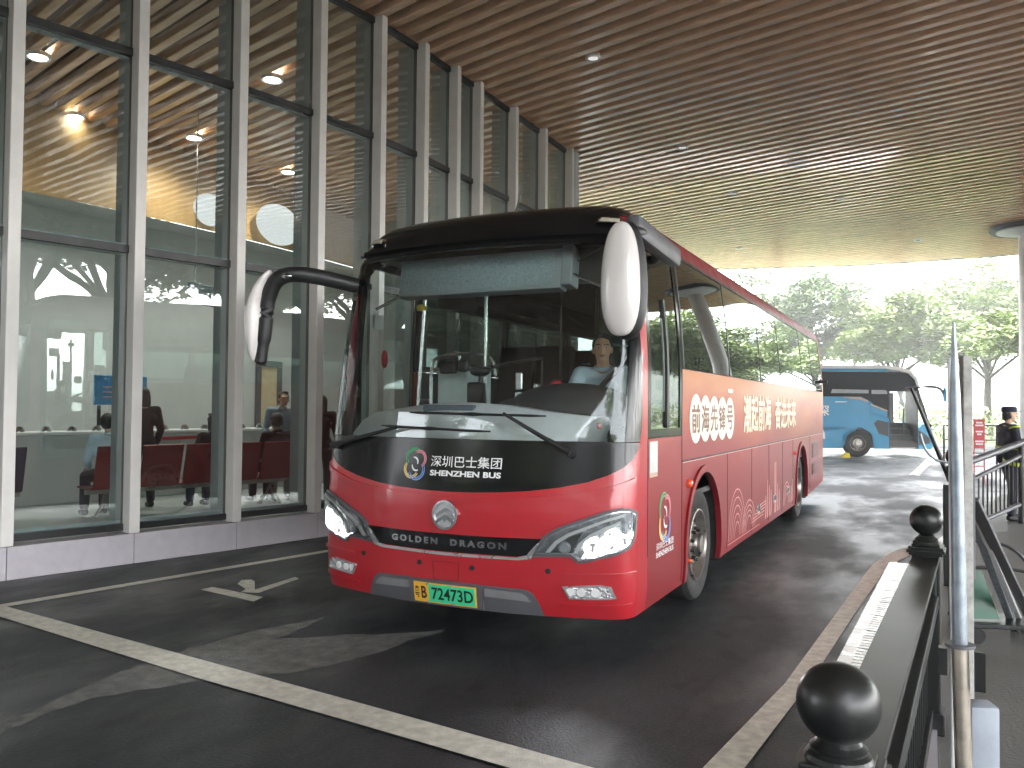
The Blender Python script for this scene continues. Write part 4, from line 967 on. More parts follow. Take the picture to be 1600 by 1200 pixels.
bm = bmesh.new(); mt = Matrix.Translation((1.30, .62, 2.80)) @ Matrix.Rotation(radians(-3), 4, 'X'); box(bm, -.055, .045, -.52, .50, -.085, .06, mt, bev=.03); fin('arm_cover', bm, 'greyp', m1, True)
m2 = B(fin('mirror', (lambda bm: (ell(bm, (-1.725, -.03, 2.33), (.070, .10, .36), fn=lambda p: Vector((p.x-(max(0, p.z))**2*-2.0, p.y, p.z))), bm)[1])(bmesh.new()), 'cream', bus, True))
bm = bmesh.new(); tube(bm, smoothpts([(-1.10, .42, 2.60), (-1.28, .16, 2.645), (-1.43, .03, 2.655), (-1.545, -.01, 2.60), (-1.615, -.01, 2.47), (-1.64, -.01, 2.28), (-1.665, -.01, 2.12), (-1.69, -.01, 1.96)], 5), .06, 12, rs=[.062]*20+[.058]*10+[.05]*5+[.03]); fin('mirror_arm', bm, 'trim', m2, True)
bm = bmesh.new(); ell(bm, (-1.42, -.03, 2.63), (.05, .03, .022)); fin('arm_lamp', bm, 'chrome', m2, True)
# antenna
bm = bmesh.new(); tube(bm, [SF(.02, 3.17, 0)+Vector((0, .1, 0)), SF(.02, 3.17, 0)+Vector((.03, .1, .12)), SF(.02, 3.17, 0)+Vector((.10, .1, .34))], .006, 6, rs=[.014, .005, .003]); B(fin('antenna', bm, 'trim', bus, True))

# ---- cab interior
ds = empty('dashboard', (0, 0, 0)); ds.parent = bus; B(ds)
bm = bmesh.new(); n = 20; rows = []
for (yy, zz, x0, x1) in ((.22, 1.30, -1.08, .86), (.24, 1.43, -1.08, .84), (.33, 1.56, -1.05, .86), (.42, 1.625, -.98, .92), (.62, 1.62, -.95, .95), (.80, 1.2, -.95, .95)):
    rows.append([bm.verts.new((x0+(x1-x0)*i/n, yy+.12*((x0+(x1-x0)*i/n))**2*(1 if yy < .5 else .3), zz+(.05*cos((i/n-.45)*5) if .3 < yy < .79 else 0))) for i in range(n+1)])
for a, b in zip(rows, rows[1:]):
    for i in range(n): bm.faces.new((a[i], a[i+1], b[i+1], b[i]))
bmesh.ops.recalc_face_normals(bm, faces=bm.faces); fin('dash_top', bm, 'dashw', ds, True)
bm = bmesh.new(); box(bm, -.42, .02, .34, .62, 1.60, 1.655, bev=.02); fin('dash_panel', bm, mat('dash_blue_grey', (.16, .20, .26), .5), ds)
bm = bmesh.new(); ell(bm, (.56, .90, 1.63), (.52, .30, .20)); ell(bm, (.18, .86, 1.60), (.25, .22, .12)); fin('instrument_cowl', bm, 'dgrey', ds, True)
bm = bmesh.new(); box(bm, .96, 1.16, .55, 1.4, 1.0, 1.50, bev=.04); fin('side_console', bm, 'dgrey', ds)
sw = empty('steering_wheel', (0, 0, 0)); sw.parent = bus; sw.location = (.60, 1.12-5.5, 1.70); sw.rotation_euler = (radians(22), 0, 0)
bm = bmesh.new(); tube(bm, [(.22*cos(t*pi/14), .22*sin(t*pi/14), 0) for t in range(29)], .014, 8); fin('wheel_rim', bm, 'trim', sw, True)
bm = bmesh.new(); cyl(bm, (0, 0, -.03), (0, 0, .02), .06); tube(bm, [(-.21, 0, 0), (.21, 0, 0)], .012); tube(bm, [(0, 0, 0), (0, -.21, 0)], .012); cyl(bm, (0, 0, -.4), (0, 0, -.03), .03); fin('hub', bm, 'trim', sw, True)
bx = empty('destination_display', (0, 0, 0)); bx.parent = bus; B(bx)
bm = bmesh.new(); mt = Matrix.Translation((-.10, .62, 2.66)) @ Matrix.Rotation(radians(-8), 4, 'X'); box(bm, -.70, .70, -.03, .10, -.155, .145, mt, bev=.012); fin('casing', bm, 'fin', bx)
bm = bmesh.new(); box(bm, -.655, .64, -.036, -.031, -.125, .118, mt); fin('display_face', bm, 'led', bx)
bm = bmesh.new(); box(bm, .705, .79, -.05, .10, -.14, .16, mt, bev=.01); fin('end_bracket', bm, 'fin', bx)
bm = bmesh.new(); tube(bm, [(-.82, .62, 2.52), (-1.0, .55, 2.42)], .012); tube(bm, [(.66, .60, 2.62), (1.0, .62, 2.46)], .012); tube(bm, [(.72, .6, 2.70), (1.02, .6, 2.84)], .006); fin('brace', bm, 'metalp', bx)
hr = empty('handrail', (0, 0, 0)); hr.parent = bus; B(hr)
bm = bmesh.new(); tube(bm, [(-.37, 1.25, 1.2), (-.37, 1.25, 2.82)], .014); tube(bm, smoothpts([(-.93, 1.3, 1.5), (-.93, 1.3, 1.98), (-.85, 1.3, 2.07), (-.62, 1.3, 2.10), (-.40, 1.3, 2.08), (-.32, 1.3, 2.02), (-.30, 1.3, 1.9)], 5), .016)
tube(bm, [(-.93, 1.3, 1.97), (-.34, 1.3, 1.99)], .013); tube(bm, [(-.93, 1.3, 1.70), (-1.05, 1.3, 1.70)], .012); tube(bm, [(-.88, 1.0, 1.62), (-.82, 1.0, 2.55)], .014); fin('rail_tubes', bm, 'metalp', hr, True)
bm = bmesh.new(); box(bm, -.88, -.36, 1.32, 1.335, 1.45, 1.95, bev=.006); fin('modesty_panel', bm, mat('pale_modesty_panel', (.42, .50, .48), .4), hr)
bm = bmesh.new()
for (x, y, z0, z1) in ((-.05, 1.7, 1.2, 2.05), (.0, 2.0, 1.1, 2.8), (.34, 2.0, 1.1, 2.8), (.36, 1.95, 1.1, 2.2)): tube(bm, [(x, y, z0), (x, y, z1)], .013)
tube(bm, [(-.3, 1.25, 1.98), (-.05, 1.7, 2.08)], .016); fin('partition_posts', bm, 'rimd', hr, True)
bm = bmesh.new(); box(bm, .36, 1.15, 2.02, 2.03, 1.3, 2.72); fin('driver_partition', bm, 'wind', hr)
dd = empty('cab_devices', (0, 0, 0)); dd.parent = bus; B(dd)
bm = bmesh.new(); box(bm, -.74, -.58, 1.10, 1.16, 1.92, 2.03, bev=.02); box(bm, -.56, -.45, 1.08, 1.14, 1.93, 2.04, bev=.03); fin('camera_unit', bm, 'trim', dd)
bm = bmesh.new(); ell(bm, (-.26, .95, 1.93), (.09, .06, .045)); box(bm, -.33, -.20, .85, .95, 1.66, 1.84, bev=.02); tube(bm, [(-.26, .9, 1.6), (-.24, .95, 1.95)], .02); fin('ticket_machine', bm, 'trim', dd, True)
bm = bmesh.new(); box(bm, .02, .08, 1.02, 1.05, 1.78, 1.92, bev=.01); box(bm, .10, .18, .86, .88, 1.72, 1.76); box(bm, .24, .29, .9, .92, 1.79, 1.82); fin('mode_sign', bm, 'metalp', dd)
bm = bmesh.new(); ell(bm, (.40, .98, 1.82), (.05, .04, .035)); fin('red_knob', bm, 'redp', dd, True)
bm = bmesh.new(); box(bm, .93, .96, .46, .47, 1.50, 1.54, bev=.004); fin('red_badge', bm, 'redp', dd)
bm = bmesh.new(); lathe(bm, [(.001, 0), (.04, .0), (.045, .03), (.03, .05)], 18, mtx=Matrix.Translation((-.85, 1.0, 2.45))); fin('alarm_lamp', bm, 'yellow', dd, True)
bm = bmesh.new(); ell(bm, (-1.05, .75, 2.03), (.03, .02, .075)); fin('red_door_lamp', bm, 'redp', dd, True)
bm = bmesh.new(); box(bm, -1.14, -1.12, .70, .82, 2.28, 2.40); fin('notice', bm, 'white', dd)
o = patch('route_number', None, lambda u, v, q: Vector((.62+u, 1.95, 2.52+v)), 0, 0, 'lett', dd, .3, mesh2d=text2d('14', .08, bold=.002))
# seats
def coach_seat(x, y):
    s_ = empty('passenger_seat', (0, 0, 0)); s_.parent = bus; s_.location = (x, y-5.5, 1.12)
    bm = bmesh.new(); box(bm, -.21, .21, -.50, -.02, .36, .50, bev=.04); fin('cushion', bm, 'seat', s_, True)
    bm = bmesh.new(); mt = Matrix.Translation((0, 0, .45)) @ Matrix.Rotation(radians(-12), 4, 'X'); box(bm, -.21, .21, -.05, .09, 0, .74, mt, bev=.05); fin('backrest', bm, 'seat', s_, True)
    bm = bmesh.new(); box(bm, -.18, .18, -.4, -.05, 0, .36); fin('pedestal', bm, 'trim', s_)
    return s_
sr = [2.55+.78*k for k in range(11)]
for y in sr:
    for x in (-.98, -.55, .55, .98): coach_seat(x*.99, y+.45)
dsx = coach_seat(.58, 1.98); dsx.name = 'driver_seat'; dsx.location.z = 1.02
# sun visors in black frame
bm = bmesh.new(); box(bm, .30, 1.05, .72, .74, 2.55, 2.82); fin('sun_blind', bm, 'dgrey', ds)

# ============================================================ PEOPLE
def blob_mesh(prims, vox, smooth=3):
    bm = bmesh.new()
    for p in prims:
        if p[0] == 'cap':
            _, a, ra, b, rb = p; a, b = Vector(a), Vector(b)
            for c, r in ((a, ra), (b, rb)):
                g_ = bmesh.ops.create_icosphere(bm, subdivisions=2, radius=r)
                for v in g_['verts']: v.co += c
            if (b-a).length > 1e-4: cyl(bm, a, b, ra, rb, n=14)
        else:
            _, c, r = p[:3]; rot = p[3] if len(p) > 3 else (0, 0, 0)
            m = Matrix.Rotation(rot[2], 3, 'Z') @ Matrix.Rotation(rot[1], 3, 'Y') @ Matrix.Rotation(rot[0], 3, 'X')
            g_ = bmesh.ops.create_icosphere(bm, subdivisions=3, radius=1)
            for v in g_['verts']: v.co = m @ Vector((v.co.x*r[0], v.co.y*r[1], v.co.z*r[2]))+Vector(c)
    me = bpy.data.meshes.new('tmp'); bm.to_mesh(me); bm.free()
    o = bpy.data.objects.new('tmp', me); COL.objects.link(o)
    r = o.modifiers.new('r', 'REMESH'); r.mode = 'VOXEL'; r.voxel_size = vox; r.use_smooth_shade = True
    s = o.modifiers.new('s', 'SMOOTH'); s.iterations = smooth; s.factor = .5
    bpy.context.view_layer.update()
    out_ = bpy.data.meshes.new_from_object(o.evaluated_get(bpy.context.evaluated_depsgraph_get()))
    bpy.data.objects.remove(o); bpy.data.meshes.remove(me)
    out_.polygons.foreach_set('use_smooth', [True]*len(out_.polygons)); return out_
def hand(prims, w_, e_, curl=.5):
    d = (Vector(w_)-Vector(e_)).normalized(); side = d.cross(Vector((0, 0, 1)))
    if side.length < .2: side = d.cross(Vector((0, 1, 0)))
    side.normalize(); nrm = side.cross(d).normalized(); w_ = Vector(w_)
    prims.append(('cap', w_, .024, w_+d*.07, .030))
    pl_ = w_+d*.075
    for i, L in enumerate((.070, .082, .076, .058)):
        b = pl_+side*((i-1.5)*.019); k = b+d*L*.5-nrm*.008; t = k+(d*(1-curl)-nrm*curl).normalized()*L*.5
        prims += [('cap', b, .0098, k, .009), ('cap', k, .009, t, .0078)]
    b = w_+d*.03+side*.026*-1; k = b-side*.03+d*.03; prims += [('cap', b, .012, k, .010), ('cap', k, .010, k+d*.03-nrm*.01, .009)]
def person(name_lab, loc, rz, J, top, bottom, hair='short', cap=False, face=True, hairlen=0, s=1.0, grp=None, shoes='trim', vox=.013, headturn=0, sleeves=True, extra=None):
    P = empty('person', loc, rz, name_lab, 'person', grp); P.scale = (s, s, s)
    J = {k: Vector(v) for k, v in J.items()}
    nk, hd = J['neck'], J['head']
    Rm = Matrix.Rotation(headturn, 3, 'Z')
    def H(x, y, z): return hd+Rm @ Vector((x, y, z))
    body = []
    body += [('ell', H(0, .008, .02), (.077, .094, .100), (0, 0, headturn)), ('ell', H(0, -.018, -.045), (.058, .068, .070), (0, 0, headturn)),
             ('cap', hd+Vector((0, .02, -.06)), .052, nk, .056)]
    body += [('cap', H(0, -.088, .012), .010, H(0, -.104, -.022), .015), ('ell', H(0, -.086, -.054), (.024, .010, .008), (0, 0, headturn)), ('ell', H(0, -.078, -.092), (.024, .02, .018)),
             ('ell', H(.079, .005, -.004), (.010, .020, .032), (0, 0, headturn)), ('ell', H(-.079, .005, -.004), (.010, .020, .032), (0, 0, headturn)),
             ('cap', H(-.045, -.083, .030), .012, H(.045, -.083, .030), .012)]
    core = [('cap', J['chest']+Vector((-.06, 0, .02)), .12, J['chest']+Vector((.06, 0, .02)), .12), ('cap', J['chest'], .13, J['hip'], .125), ('cap', J['hip']+Vector((-.05, 0, 0)), .12, J['hip']+Vector((.05, 0, 0)), .12)]
    body += core
    for sd_ in ('L', 'R'):
        sh, el, wr = J['sh'+sd_], J['el'+sd_], J['wr'+sd_]
        body += [('cap', nk+Vector((0, .01, -.04)), .055, sh, .058), ('cap', sh, .052, el, .040), ('cap', el, .039, wr, .027)]
        kn, an = J['kn'+sd_], J['an'+sd_]; hp = J['hip']+Vector((.09 if sd_ == 'L' else -.09, 0, 0))
        body += [('cap', hp, .085, kn, .058), ('cap', kn, .056, an, .036)]
    me = blob_mesh(body, vox*.62 if face else vox, 2)
    hands = []
    for sd_ in ('L', 'R'): hand(hands, J['wr'+sd_], J['el'+sd_])
    hm = blob_mesh(hands, .0058, 1)
    bm = bmesh.new(); bm.from_mesh(me); bm.from_mesh(hm); o = fin('body', bm, 'skin', P); o.data.polygons.foreach_set('use_smooth', [True]*len(o.data.polygons))
    # clothing
    tp = [('cap', J['chest']+Vector((-.075, 0, .03)), .128, J['chest']+Vector((.075, 0, .03)), .128), ('cap', J['chest'], .142, J['hip']+Vector((0, 0, .02)), .142), ('cap', J['hip']+Vector((-.05, 0, .0)), .130, J['hip']+Vector((.05, 0, .0)), .130)]
    for sd_ in ('L', 'R'):
        sh, el, wr = J['sh'+sd_], J['el'+sd_], J['wr'+sd_]
        tp += [('cap', nk+Vector((0, .015, -.055)), .062, sh, .070), ('cap', sh, .068, el, .056), ('cap', el, .055, el.lerp(wr, .92 if sleeves else .1), .043 if sleeves else .055)]
    link_mesh('shirt', blob_mesh(tp, vox, 4), top, P)
    bt = [('cap', J['hip']+Vector((-.06, 0, -.01)), .128, J['hip']+Vector((.06, 0, -.01)), .128)]
    for sd_ in ('L', 'R'):
        kn, an = J['kn'+sd_], J['an'+sd_]; hp = J['hip']+Vector((.09 if sd_ == 'L' else -.09, 0, 0))
        bt += [('cap', hp, .102, kn, .074), ('cap', kn, .072, an+Vector((0, 0, .03)), .060)]
    link_mesh('trousers', blob_mesh(bt, vox, 4), bottom, P)
    for sd_ in ('L', 'R'):
        an = J['an'+sd_]; link_mesh('shoe', blob_mesh([('cap', an+Vector((0, .03, -.035)), .045, an+Vector((0, -.13, -.050)), .036), ('ell', an+Vector((0, -.05, -.06)), (.045, .13, .028))], .012, 2), shoes, P)
    # collar
    bm = bmesh.new(); tube(bm, [nk+Vector((.066*cos(t*pi/10), .066*sin(t*pi/10)+.005, .012+.018*sin(t*pi/10))) for t in range(21)], .017, 8); fin('collar', bm, top, P, True)
    if cap:
        link_mesh('hair', blob_mesh([('ell', H(0, .028, .005), (.081, .085, .085)), ('ell', H(0, .06, -.03), (.070, .05, .06))], .009, 1), 'hair', P)
        hm = bmesh.new(); lathe(hm, [(.096, .045), (.100, .060), (.104, .085), (.100, .118), (.070, .134), (.001, .138)], 28, mtx=Matrix.Translation(hd) @ Rm.to_4x4() @ Matrix.Translation((0, .01, 0)) @ Matrix.Diagonal((.93, 1.08, 1, 1)))
        fin('cap', hm, cap, P, True)
        hm = bmesh.new(); ell(hm, H(0, -.115, .052), (.07, .055, .007)); fin('cap_peak', hm, cap, P, True)
    else:
        hp_ = [('ell', H(0, .030, .050), (.085, .092, .083), (0, 0, headturn)), ('ell', H(0, .055, .0), (.080, .062, .080), (0, 0, headturn)), ('ell', H(.068, .01, .040), (.018, .05, .045)), ('ell', H(-.068, .01, .040), (.018, .05, .045)),
               ('ell', H(.015, -.028, .110), (.056, .040, .022), (0, 0, headturn))]
        if hairlen: hp_ += [('cap', H(.055, .035, 0), .045, H(.062, .045, -hairlen), .038), ('cap', H(-.055, .035, 0), .045, H(-.062, .045, -hairlen), .038), ('cap', H(0, .06, 0), .055, H(0, .07, -hairlen), .045)]
        link_mesh('hair', blob_mesh(hp_, .010, 1), 'hair', P)
    if face:
        for sx in (-1, 1):
            bm = bmesh.new(); ell(bm, H(sx*.032, -.083, .008), (.014, .008, .0065), 14, 8); e1 = fin('eye', bm, 'white', P, True)
            bm = bmesh.new(); ell(bm, H(sx*.032, -.0895, .008), (.0062, .003, .0062), 12, 8); fin('iris', bm, 'hair', e1, True)
            bm = bmesh.new(); tube(bm, [H(sx*.014, -.096, .031), H(sx*.032, -.098, .038), H(sx*.052, -.088, .032)], .0042, 6); fin('eyebrow', bm, 'hair', P, True)
        bm = bmesh.new(); ell(bm, H(0, -.095, -.055), (.024, .006, .0055), 14, 8); fin('lips', bm, mat('lips', (.30, .10, .08), .5), P, True)
    return P
def stand(h=1.0, armf=.1):
    return dict(head=(0, -.02, 1.60), neck=(0, .01, 1.44), chest=(0, .01, 1.24), hip=(0, .02, .95), shL=(.19, .01, 1.40), shR=(-.19, .01, 1.40), elL=(.25, .03, 1.12), elR=(-.25, .03, 1.12),
                wrL=(.25, -.06-armf, .88), wrR=(-.25, -.06-armf, .88), knL=(.11, .0, .50), knR=(-.11, .0, .50), anL=(.11, .03, .085), anR=(-.12, .03, .085))
def sit(lean=0):
    return dict(head=(0, .06+lean, 1.22), neck=(0, .10+lean*.7, 1.06), chest=(0, .13+lean*.3, .86), hip=(0, .10, .56), shL=(.19, .11, 1.02), shR=(-.19, .11, 1.02), elL=(.25, .06, .76), elR=(-.25, .06, .76),
                wrL=(.14, -.20, .64), wrR=(-.14, -.20, .64), knL=(.12, -.36, .52), knR=(-.12, -.36, .52), anL=(.12, -.38, .09), anR=(-.12, -.38, .09))
# driver
J = sit(); J.update(wrL=(.17, -.36, .80), wrR=(-.17, -.36, .80), elL=(.27, -.06, .78), elR=(-.27, -.06, .78), anL=(.12, -.62, .16), anR=(-.12, -.62, .16))
DRV = person('driver in light blue shirt with seat belt sitting behind the windshield', (.575, 1.50, .905), radians(12), J, 'lblue', 'navy', face=True, headturn=radians(8), vox=.011)
bm = bmesh.new(); tube(bm, smoothpts([(.20, .14, 1.13), (.13, .005, 1.05), (.0, -.035, .90), (-.13, -.03, .68)], 5), .02, 4, rs=[.024]*16); fin('seat_belt', bm, 'dgrey', DRV)
bm = bmesh.new(); box(bm, -.17, -.10, .03, .10, 1.095, 1.115, bev=.005); fin('epaulette', bm, 'navy', DRV)
# guard, seen from behind and to his right
J = stand(); J.update(elL=(.27, -.10, 1.16), wrL=(.16, -.30, 1.20), elR=(-.28, .0, 1.14), wrR=(-.24, -.22, 1.05), knL=(.11, -.12, .52), anL=(.11, -.10, .085))
gp = atd(1577, 824, 12.0); gp.z = .10
GD = person('security guard in navy uniform and cap with yellow reflective stripes', tuple(gp), radians(112), J, 'navy', 'navy', cap='navy', s=.93, vox=.012, face=True)
for z, ya in ((1.10, .0), (1.02, 0)):
    pass
bm = bmesh.new()
lathe(bm, [(.160, 1.075), (.162, 1.13)], 28, mtx=Matrix.Translation((0, .01, 0)) @ Matrix.Diagonal((1.24, 1.02, 1, 1))); fin('reflective_band', bm, 'hivis', GD, True)
bm = bmesh.new(); lathe(bm, [(.152, .93), (.150, .985)], 28, mtx=Matrix.Translation((0, .02, -.02)) @ Matrix.Rotation(radians(-14), 4, 'Y') @ Matrix.Diagonal((1.30, 1.05, 1, 1))); fin('reflective_band', bm, 'hivis', GD, True)
for sx in (-1, 1):
    a, b = J['sh'+('L' if sx > 0 else 'R')], J['el'+('L' if sx > 0 else 'R')]; a, b = Vector(a), Vector(b)
    bm = bmesh.new(); cyl(bm, a.lerp(b, .05)+Vector((0, 0, .03)), a.lerp(b, .14)+Vector((0, 0, .03)), .076, caps=False, n=20); fin('shoulder_band', bm, 'hivis', GD, True)
bm = bmesh.new(); box(bm, -.262, -.250, -.03, .03, 1.29, 1.35); fin('arm_patch', bm, 'redp', GD)
# people inside the hall
def seated(px_, py_, zrz, top, lab, **k):
    return person(lab, (px_, py_, .17), zrz, sit(), top, 'navy', face=False, grp=None, vox=.016, **k)
bz = radians(-16)
def bpos(t, back=0): # along the red bench
    v = Vector((-6.55, 2.15, 0))+Vector((sin(-bz), cos(-bz), 0))*t+Vector((-.08-back, 0, 0)); return v.x, v.y
x, y = bpos(.30); seated(x, y, radians(252), 'lblue', 'seated person in pale top with short black hair at left end of red bench', headturn=radians(-35))
x, y = bpos(1.75); seated(x, y, radians(252), 'dcoat', 'seated person with bobbed dark hair and black coat on the red bench', hairlen=.10)
x, y = bpos(2.75); seated(x, y, radians(252), 'dcoat', 'seated person in black on the right part of the red bench', hairlen=.02)
seated(-7.55, .55, radians(252), 'dcoat', 'seated person with dark round hair on the navy bench at far left')
person('dark haired person in black standing behind the first glass bay', (-7.2, 3.55, .15), radians(250), stand(), 'dcoat', 'dcoat', face=False, hairlen=.12, vox=.016)
Js = stand(); Js.update(head=(0, -.06, 1.58))
_q = atd(441, 640, 13.3)
person('person standing in pale vest and beige sleeves looking down', (_q.x, _q.y, .15), radians(60), Js, 'vest', 'trous', face=True, vox=.016)
person('person in black standing beside the one in the pale vest', (_q.x+.5, _q.y+.35, .15), radians(200), stand(), 'dcoat', 'dcoat', face=False, hairlen=.2, vox=.016, s=.96)

# ============================================================ RIGHT SIDE OBJECTS
# black fence with ball finials
p1 = Vector((2.837, -3.35, 0)); p2 = Vector((2.975, -.434, 0)); fd = (p2-p1).normalized(); fn_ = Vector((fd.y, -fd.x, 0)); FL = (p2-p1).length
fence = empty('iron_fence', tuple(p1), atan2(-fd.x, fd.y), 'black metal barrier fence with ball finials beside the bay', 'fence')
for k, y in enumerate((0, FL)):
    po = empty('fence_post', (0, y, 0)); po.parent = fence
    bm = bmesh.new(); box(bm, -.062, .062, -.062, .062, .10, .945, bev=.006); box(bm, -.078, .078, -.078, .078, .10, .20, bev=.006); box(bm, -.05, .05, -.066, .066, .72, .90, bev=.01); fin('shaft', bm, 'iron', po)
    bm = bmesh.new()
    for h, z0, z1 in ((.074, .945, .957), (.084, .957, .975), (.076, .975, .988), (.062, .988, 1.0)): box(bm, -h, h, -h, h, z0, z1, bev=.004)
    lathe(bm, [(.062, 1.0), (.058, 1.008), (.050, 1.014), (.052, 1.020), (.042, 1.028), (.036, 1.036)], 32); fin('cap', bm, 'iron', po)
    bm = bmesh.new(); ell(bm, (0, 0, 1.10 if k == 0 else 1.11), (.075, .075, .074), 48, 28); fin('ball_finial', bm, 'iron', po, True)
bm = bmesh.new(); box(bm, -.060, .060, .07, FL-.07, .925, .94, bev=.003); box(bm, -.045, .045, .07, FL-.07, .86, .924); fin('top_rail', bm, 'iron', fence)
bm = bmesh.new(); box(bm, .02, .055, .07, FL-.07, .70, .76, bev=.004); box(bm, -.03, .03, .07, FL-.07, .16, .22, bev=.004); fin('lower_rail', bm, 'iron', fence)
for k in range(22):
    bm = bmesh.new(); y = .16+k*(FL-.3)/21.5; box(bm, -.011, .011, y-.011, y+.011, .22, .859); fin('baluster', bm, 'iron', fence)
# fence continues toward the camera
# drainage grate
gr = empty('drain_grate', (2.6, 2.9, .0), 0, 'silver slotted drain cover strip beside the fence', 'drain cover')
A0, A1 = Vector((2.42, .2, 0)), Vector((2.60, 4.95, 0)); gd = (A1-A0).normalized(); gn = Vector((gd.y, -gd.x, 0)); n = 9; Lg = (A1-A0).length/n
for k in range(n):
    mt = Matrix((gn, gd, Vector((0, 0, 1)))).transposed().to_4x4(); mt.translation = A0+gd*(k*Lg)-Vector(gr.location)
    bm = bmesh.new(); box(bm, 0, .085, .006, Lg-.006, .0045, .014, mt)
    ns = 7
    for j in range(ns):
        y0 = .006+(Lg-.012)*j/ns; y1 = y0+(Lg-.012)/ns*.72; box(bm, .0851, .185, y0, y1, .0045, .014, mt)
    fin('grate_plate', bm, 'ssteel', gr)
bm = bmesh.new(); mt.translation = A0-Vector(gr.location); box(bm, .0, .19, 0, (A1-A0).length, .0012, .0035, mt); fin('channel', bm, 'ink', gr)

# silver post with clamp
pt, pb = atd(1490, 503, 2.2), atd(1507, 1195, 2.2); dv = (pb-pt); foot = pt+dv*((pt.z-.10)/(pt.z-pb.z)); clampp = atd(1500, 1008, 2.2)
post = empty('silver_post', tuple(foot), 0, 'tall slim galvanised post with round clamp, leaning slightly at right', 'post')
bm = bmesh.new(); q5 = [clampp.lerp(pt, t)-foot for t in (0, .3, .6, .78, .90, 1.0)]; tube(bm, q5, .0165, 14, rs=[.0185, .0175, .0155, .0125, .0075, .003]); fin('tube', bm, 'steelb', post, True)
bm = bmesh.new(); cyl(bm, (0, 0, 0), clampp-foot, .0205, n=20); cyl(bm, (0, 0, 0), (0, 0, .012), .12, n=28); fin('sleeve', bm, 'brass', post, True)
bm = bmesh.new(); cyl(bm, clampp-foot+Vector((0, 0, -.004)), clampp-foot+Vector((0, 0, .004)), .036, n=24); fin('clamp_disc', bm, 'greyp', post)
bm = bmesh.new(); box(bm, -.012, .012, -.016, .016, -.10, -.0, Matrix.Translation(clampp-foot+Vector((.045, .0, -.01)))); fin('clamp_lever', bm, 'iron', post); bm = bmesh.new(); box(bm, -.010, .010, -.014, .014, -.07, -.0, Matrix.Translation(clampp-foot+Vector((-.04, .0, -.01)))); fin('clamp_lever', bm, 'iron', post)
# thin white tube behind it
a, b = atd(1485, 560, 3.0), atd(1489, 800, 3.0); wp = empty('white_tube', (b.x, b.y, .1), 0, 'thin white tube standing just left of the silver post', 'pole')
bm = bmesh.new(); cyl(bm, (0, 0, 0), (a.x-b.x, a.y-b.y, a.z-.1), .010, n=12); fin('tube', bm, 'white', wp, True)
# grey square post behind
q0 = atd(1510, 795, 4.0); q1 = atd(1508, 556, 4.0); gp_ = empty('grey_square_post', (q0.x, q0.y, .1), radians(26), 'weathered grey square post behind the silver post', 'post')
bm = bmesh.new(); box(bm, -.022, .022, -.022, .022, 0, q1.z-.1, bev=.004); fin('upright', bm, mat('weathered_grey', (.33, .32, .30), .7, var=.3, scale=20), gp_)
bm = bmesh.new(); box(bm, .0221, .035, -.015, .015, .75, 1.25, bev=.003); fin('side_plate', bm, 'greyp', gp_)
# leaning aluminium rails
rail = empty('leaning_rails', tuple(onz(1585, 985, .1)), 0, 'bundle of aluminium rails leaning against the posts', 'rails')
base = Vector(rail.location); tp_ = atd(1502, 762, 4.4)
for k, (dx, w1, m) in enumerate(((0, .022, 'steelb'), (.07, .016, 'white'), (.15, .03, 'greyp'))):
    a = Vector((dx*.9, .05*k, 0)); b = tp_-base+Vector((dx*.35, .02*k, -.03*k)); d = (b-a).normalized(); x = d.cross(Vector((0, 0, 1))).normalized(); y = x.cross(d)
    mt = Matrix((x, y, d)).transposed().to_4x4(); mt.translation = a; bm = bmesh.new(); box(bm, -w1, w1, -.012, .012, 0, (b-a).length, mt, bev=.003); fin('rail', bm, m, rail)
# black cart with green sheet
cb = onz(1545, 1000, .1); cart = empty('hand_cart', (cb.x, cb.y, .1), radians(20), 'black tube hand cart carrying a dark green sheet', 'cart')
bm = bmesh.new(); tube(bm, smoothpts([(-.16, -.1, .12), (-.16, -.1, .46), (-.10, -.1, .50), (.20, -.1, .48), (.34, -.1, .38), (.38, -.1, .1)], 5), .011, 8)
tube(bm, smoothpts([(-.16, .22, .12), (-.16, .22, .60), (-.10, .22, .63), (.22, .22, .60), (.38, .22, .42), (.42, .22, .1)], 5), .011, 8); tube(bm, [(-.16, -.1, .14), (-.16, .22, .14)], .011); tube(bm, [(.38, -.1, .14), (.42, .22, .14)], .011); fin('frame', bm, 'iron', cart, True)
bm = bmesh.new(); box(bm, -.17, .40, -.12, .25, .10, .13, bev=.008); fin('deck', bm, 'iron', cart)
bm = bmesh.new(); mt = Matrix.Translation((-.13, 0, .14)) @ Matrix.Rotation(radians(-8), 4, 'X'); prism(bm, [(0, 0), (.20, 0), (.10, .33), (0, .33)], -.004, .004, mt @ Matrix.Rotation(radians(90), 4, 'X')); fin('green_sheet', bm, 'greenp', cart)
for x, y in ((-.12, -.1), (.34, -.1), (-.12, .2), (.34, .2)):
    bm = bmesh.new(); cyl(bm, (x, y-.018, .052), (x, y+.018, .052), .052, n=20); fin('castor', bm, 'rubber', cart, True)
# pale block at the post foot
q = atd(1531, 1098, 3.4); blk = empty('pale_bollard', (q.x, q.y, .1), radians(20), 'short pale block standing on the pavement at bottom right', 'bollard')
bm = bmesh.new(); box(bm, -.055, .055, -.055, .055, 0, q.z-.1, bev=.012); fin('block', bm, mat('pale_blue_grey', (.30, .33, .38), .6, var=.15), blk, True)
bm = bmesh.new(); box(bm, -.07, .07, -.07, .07, 0, .03, bev=.006); fin('base', bm, 'greyp', blk)
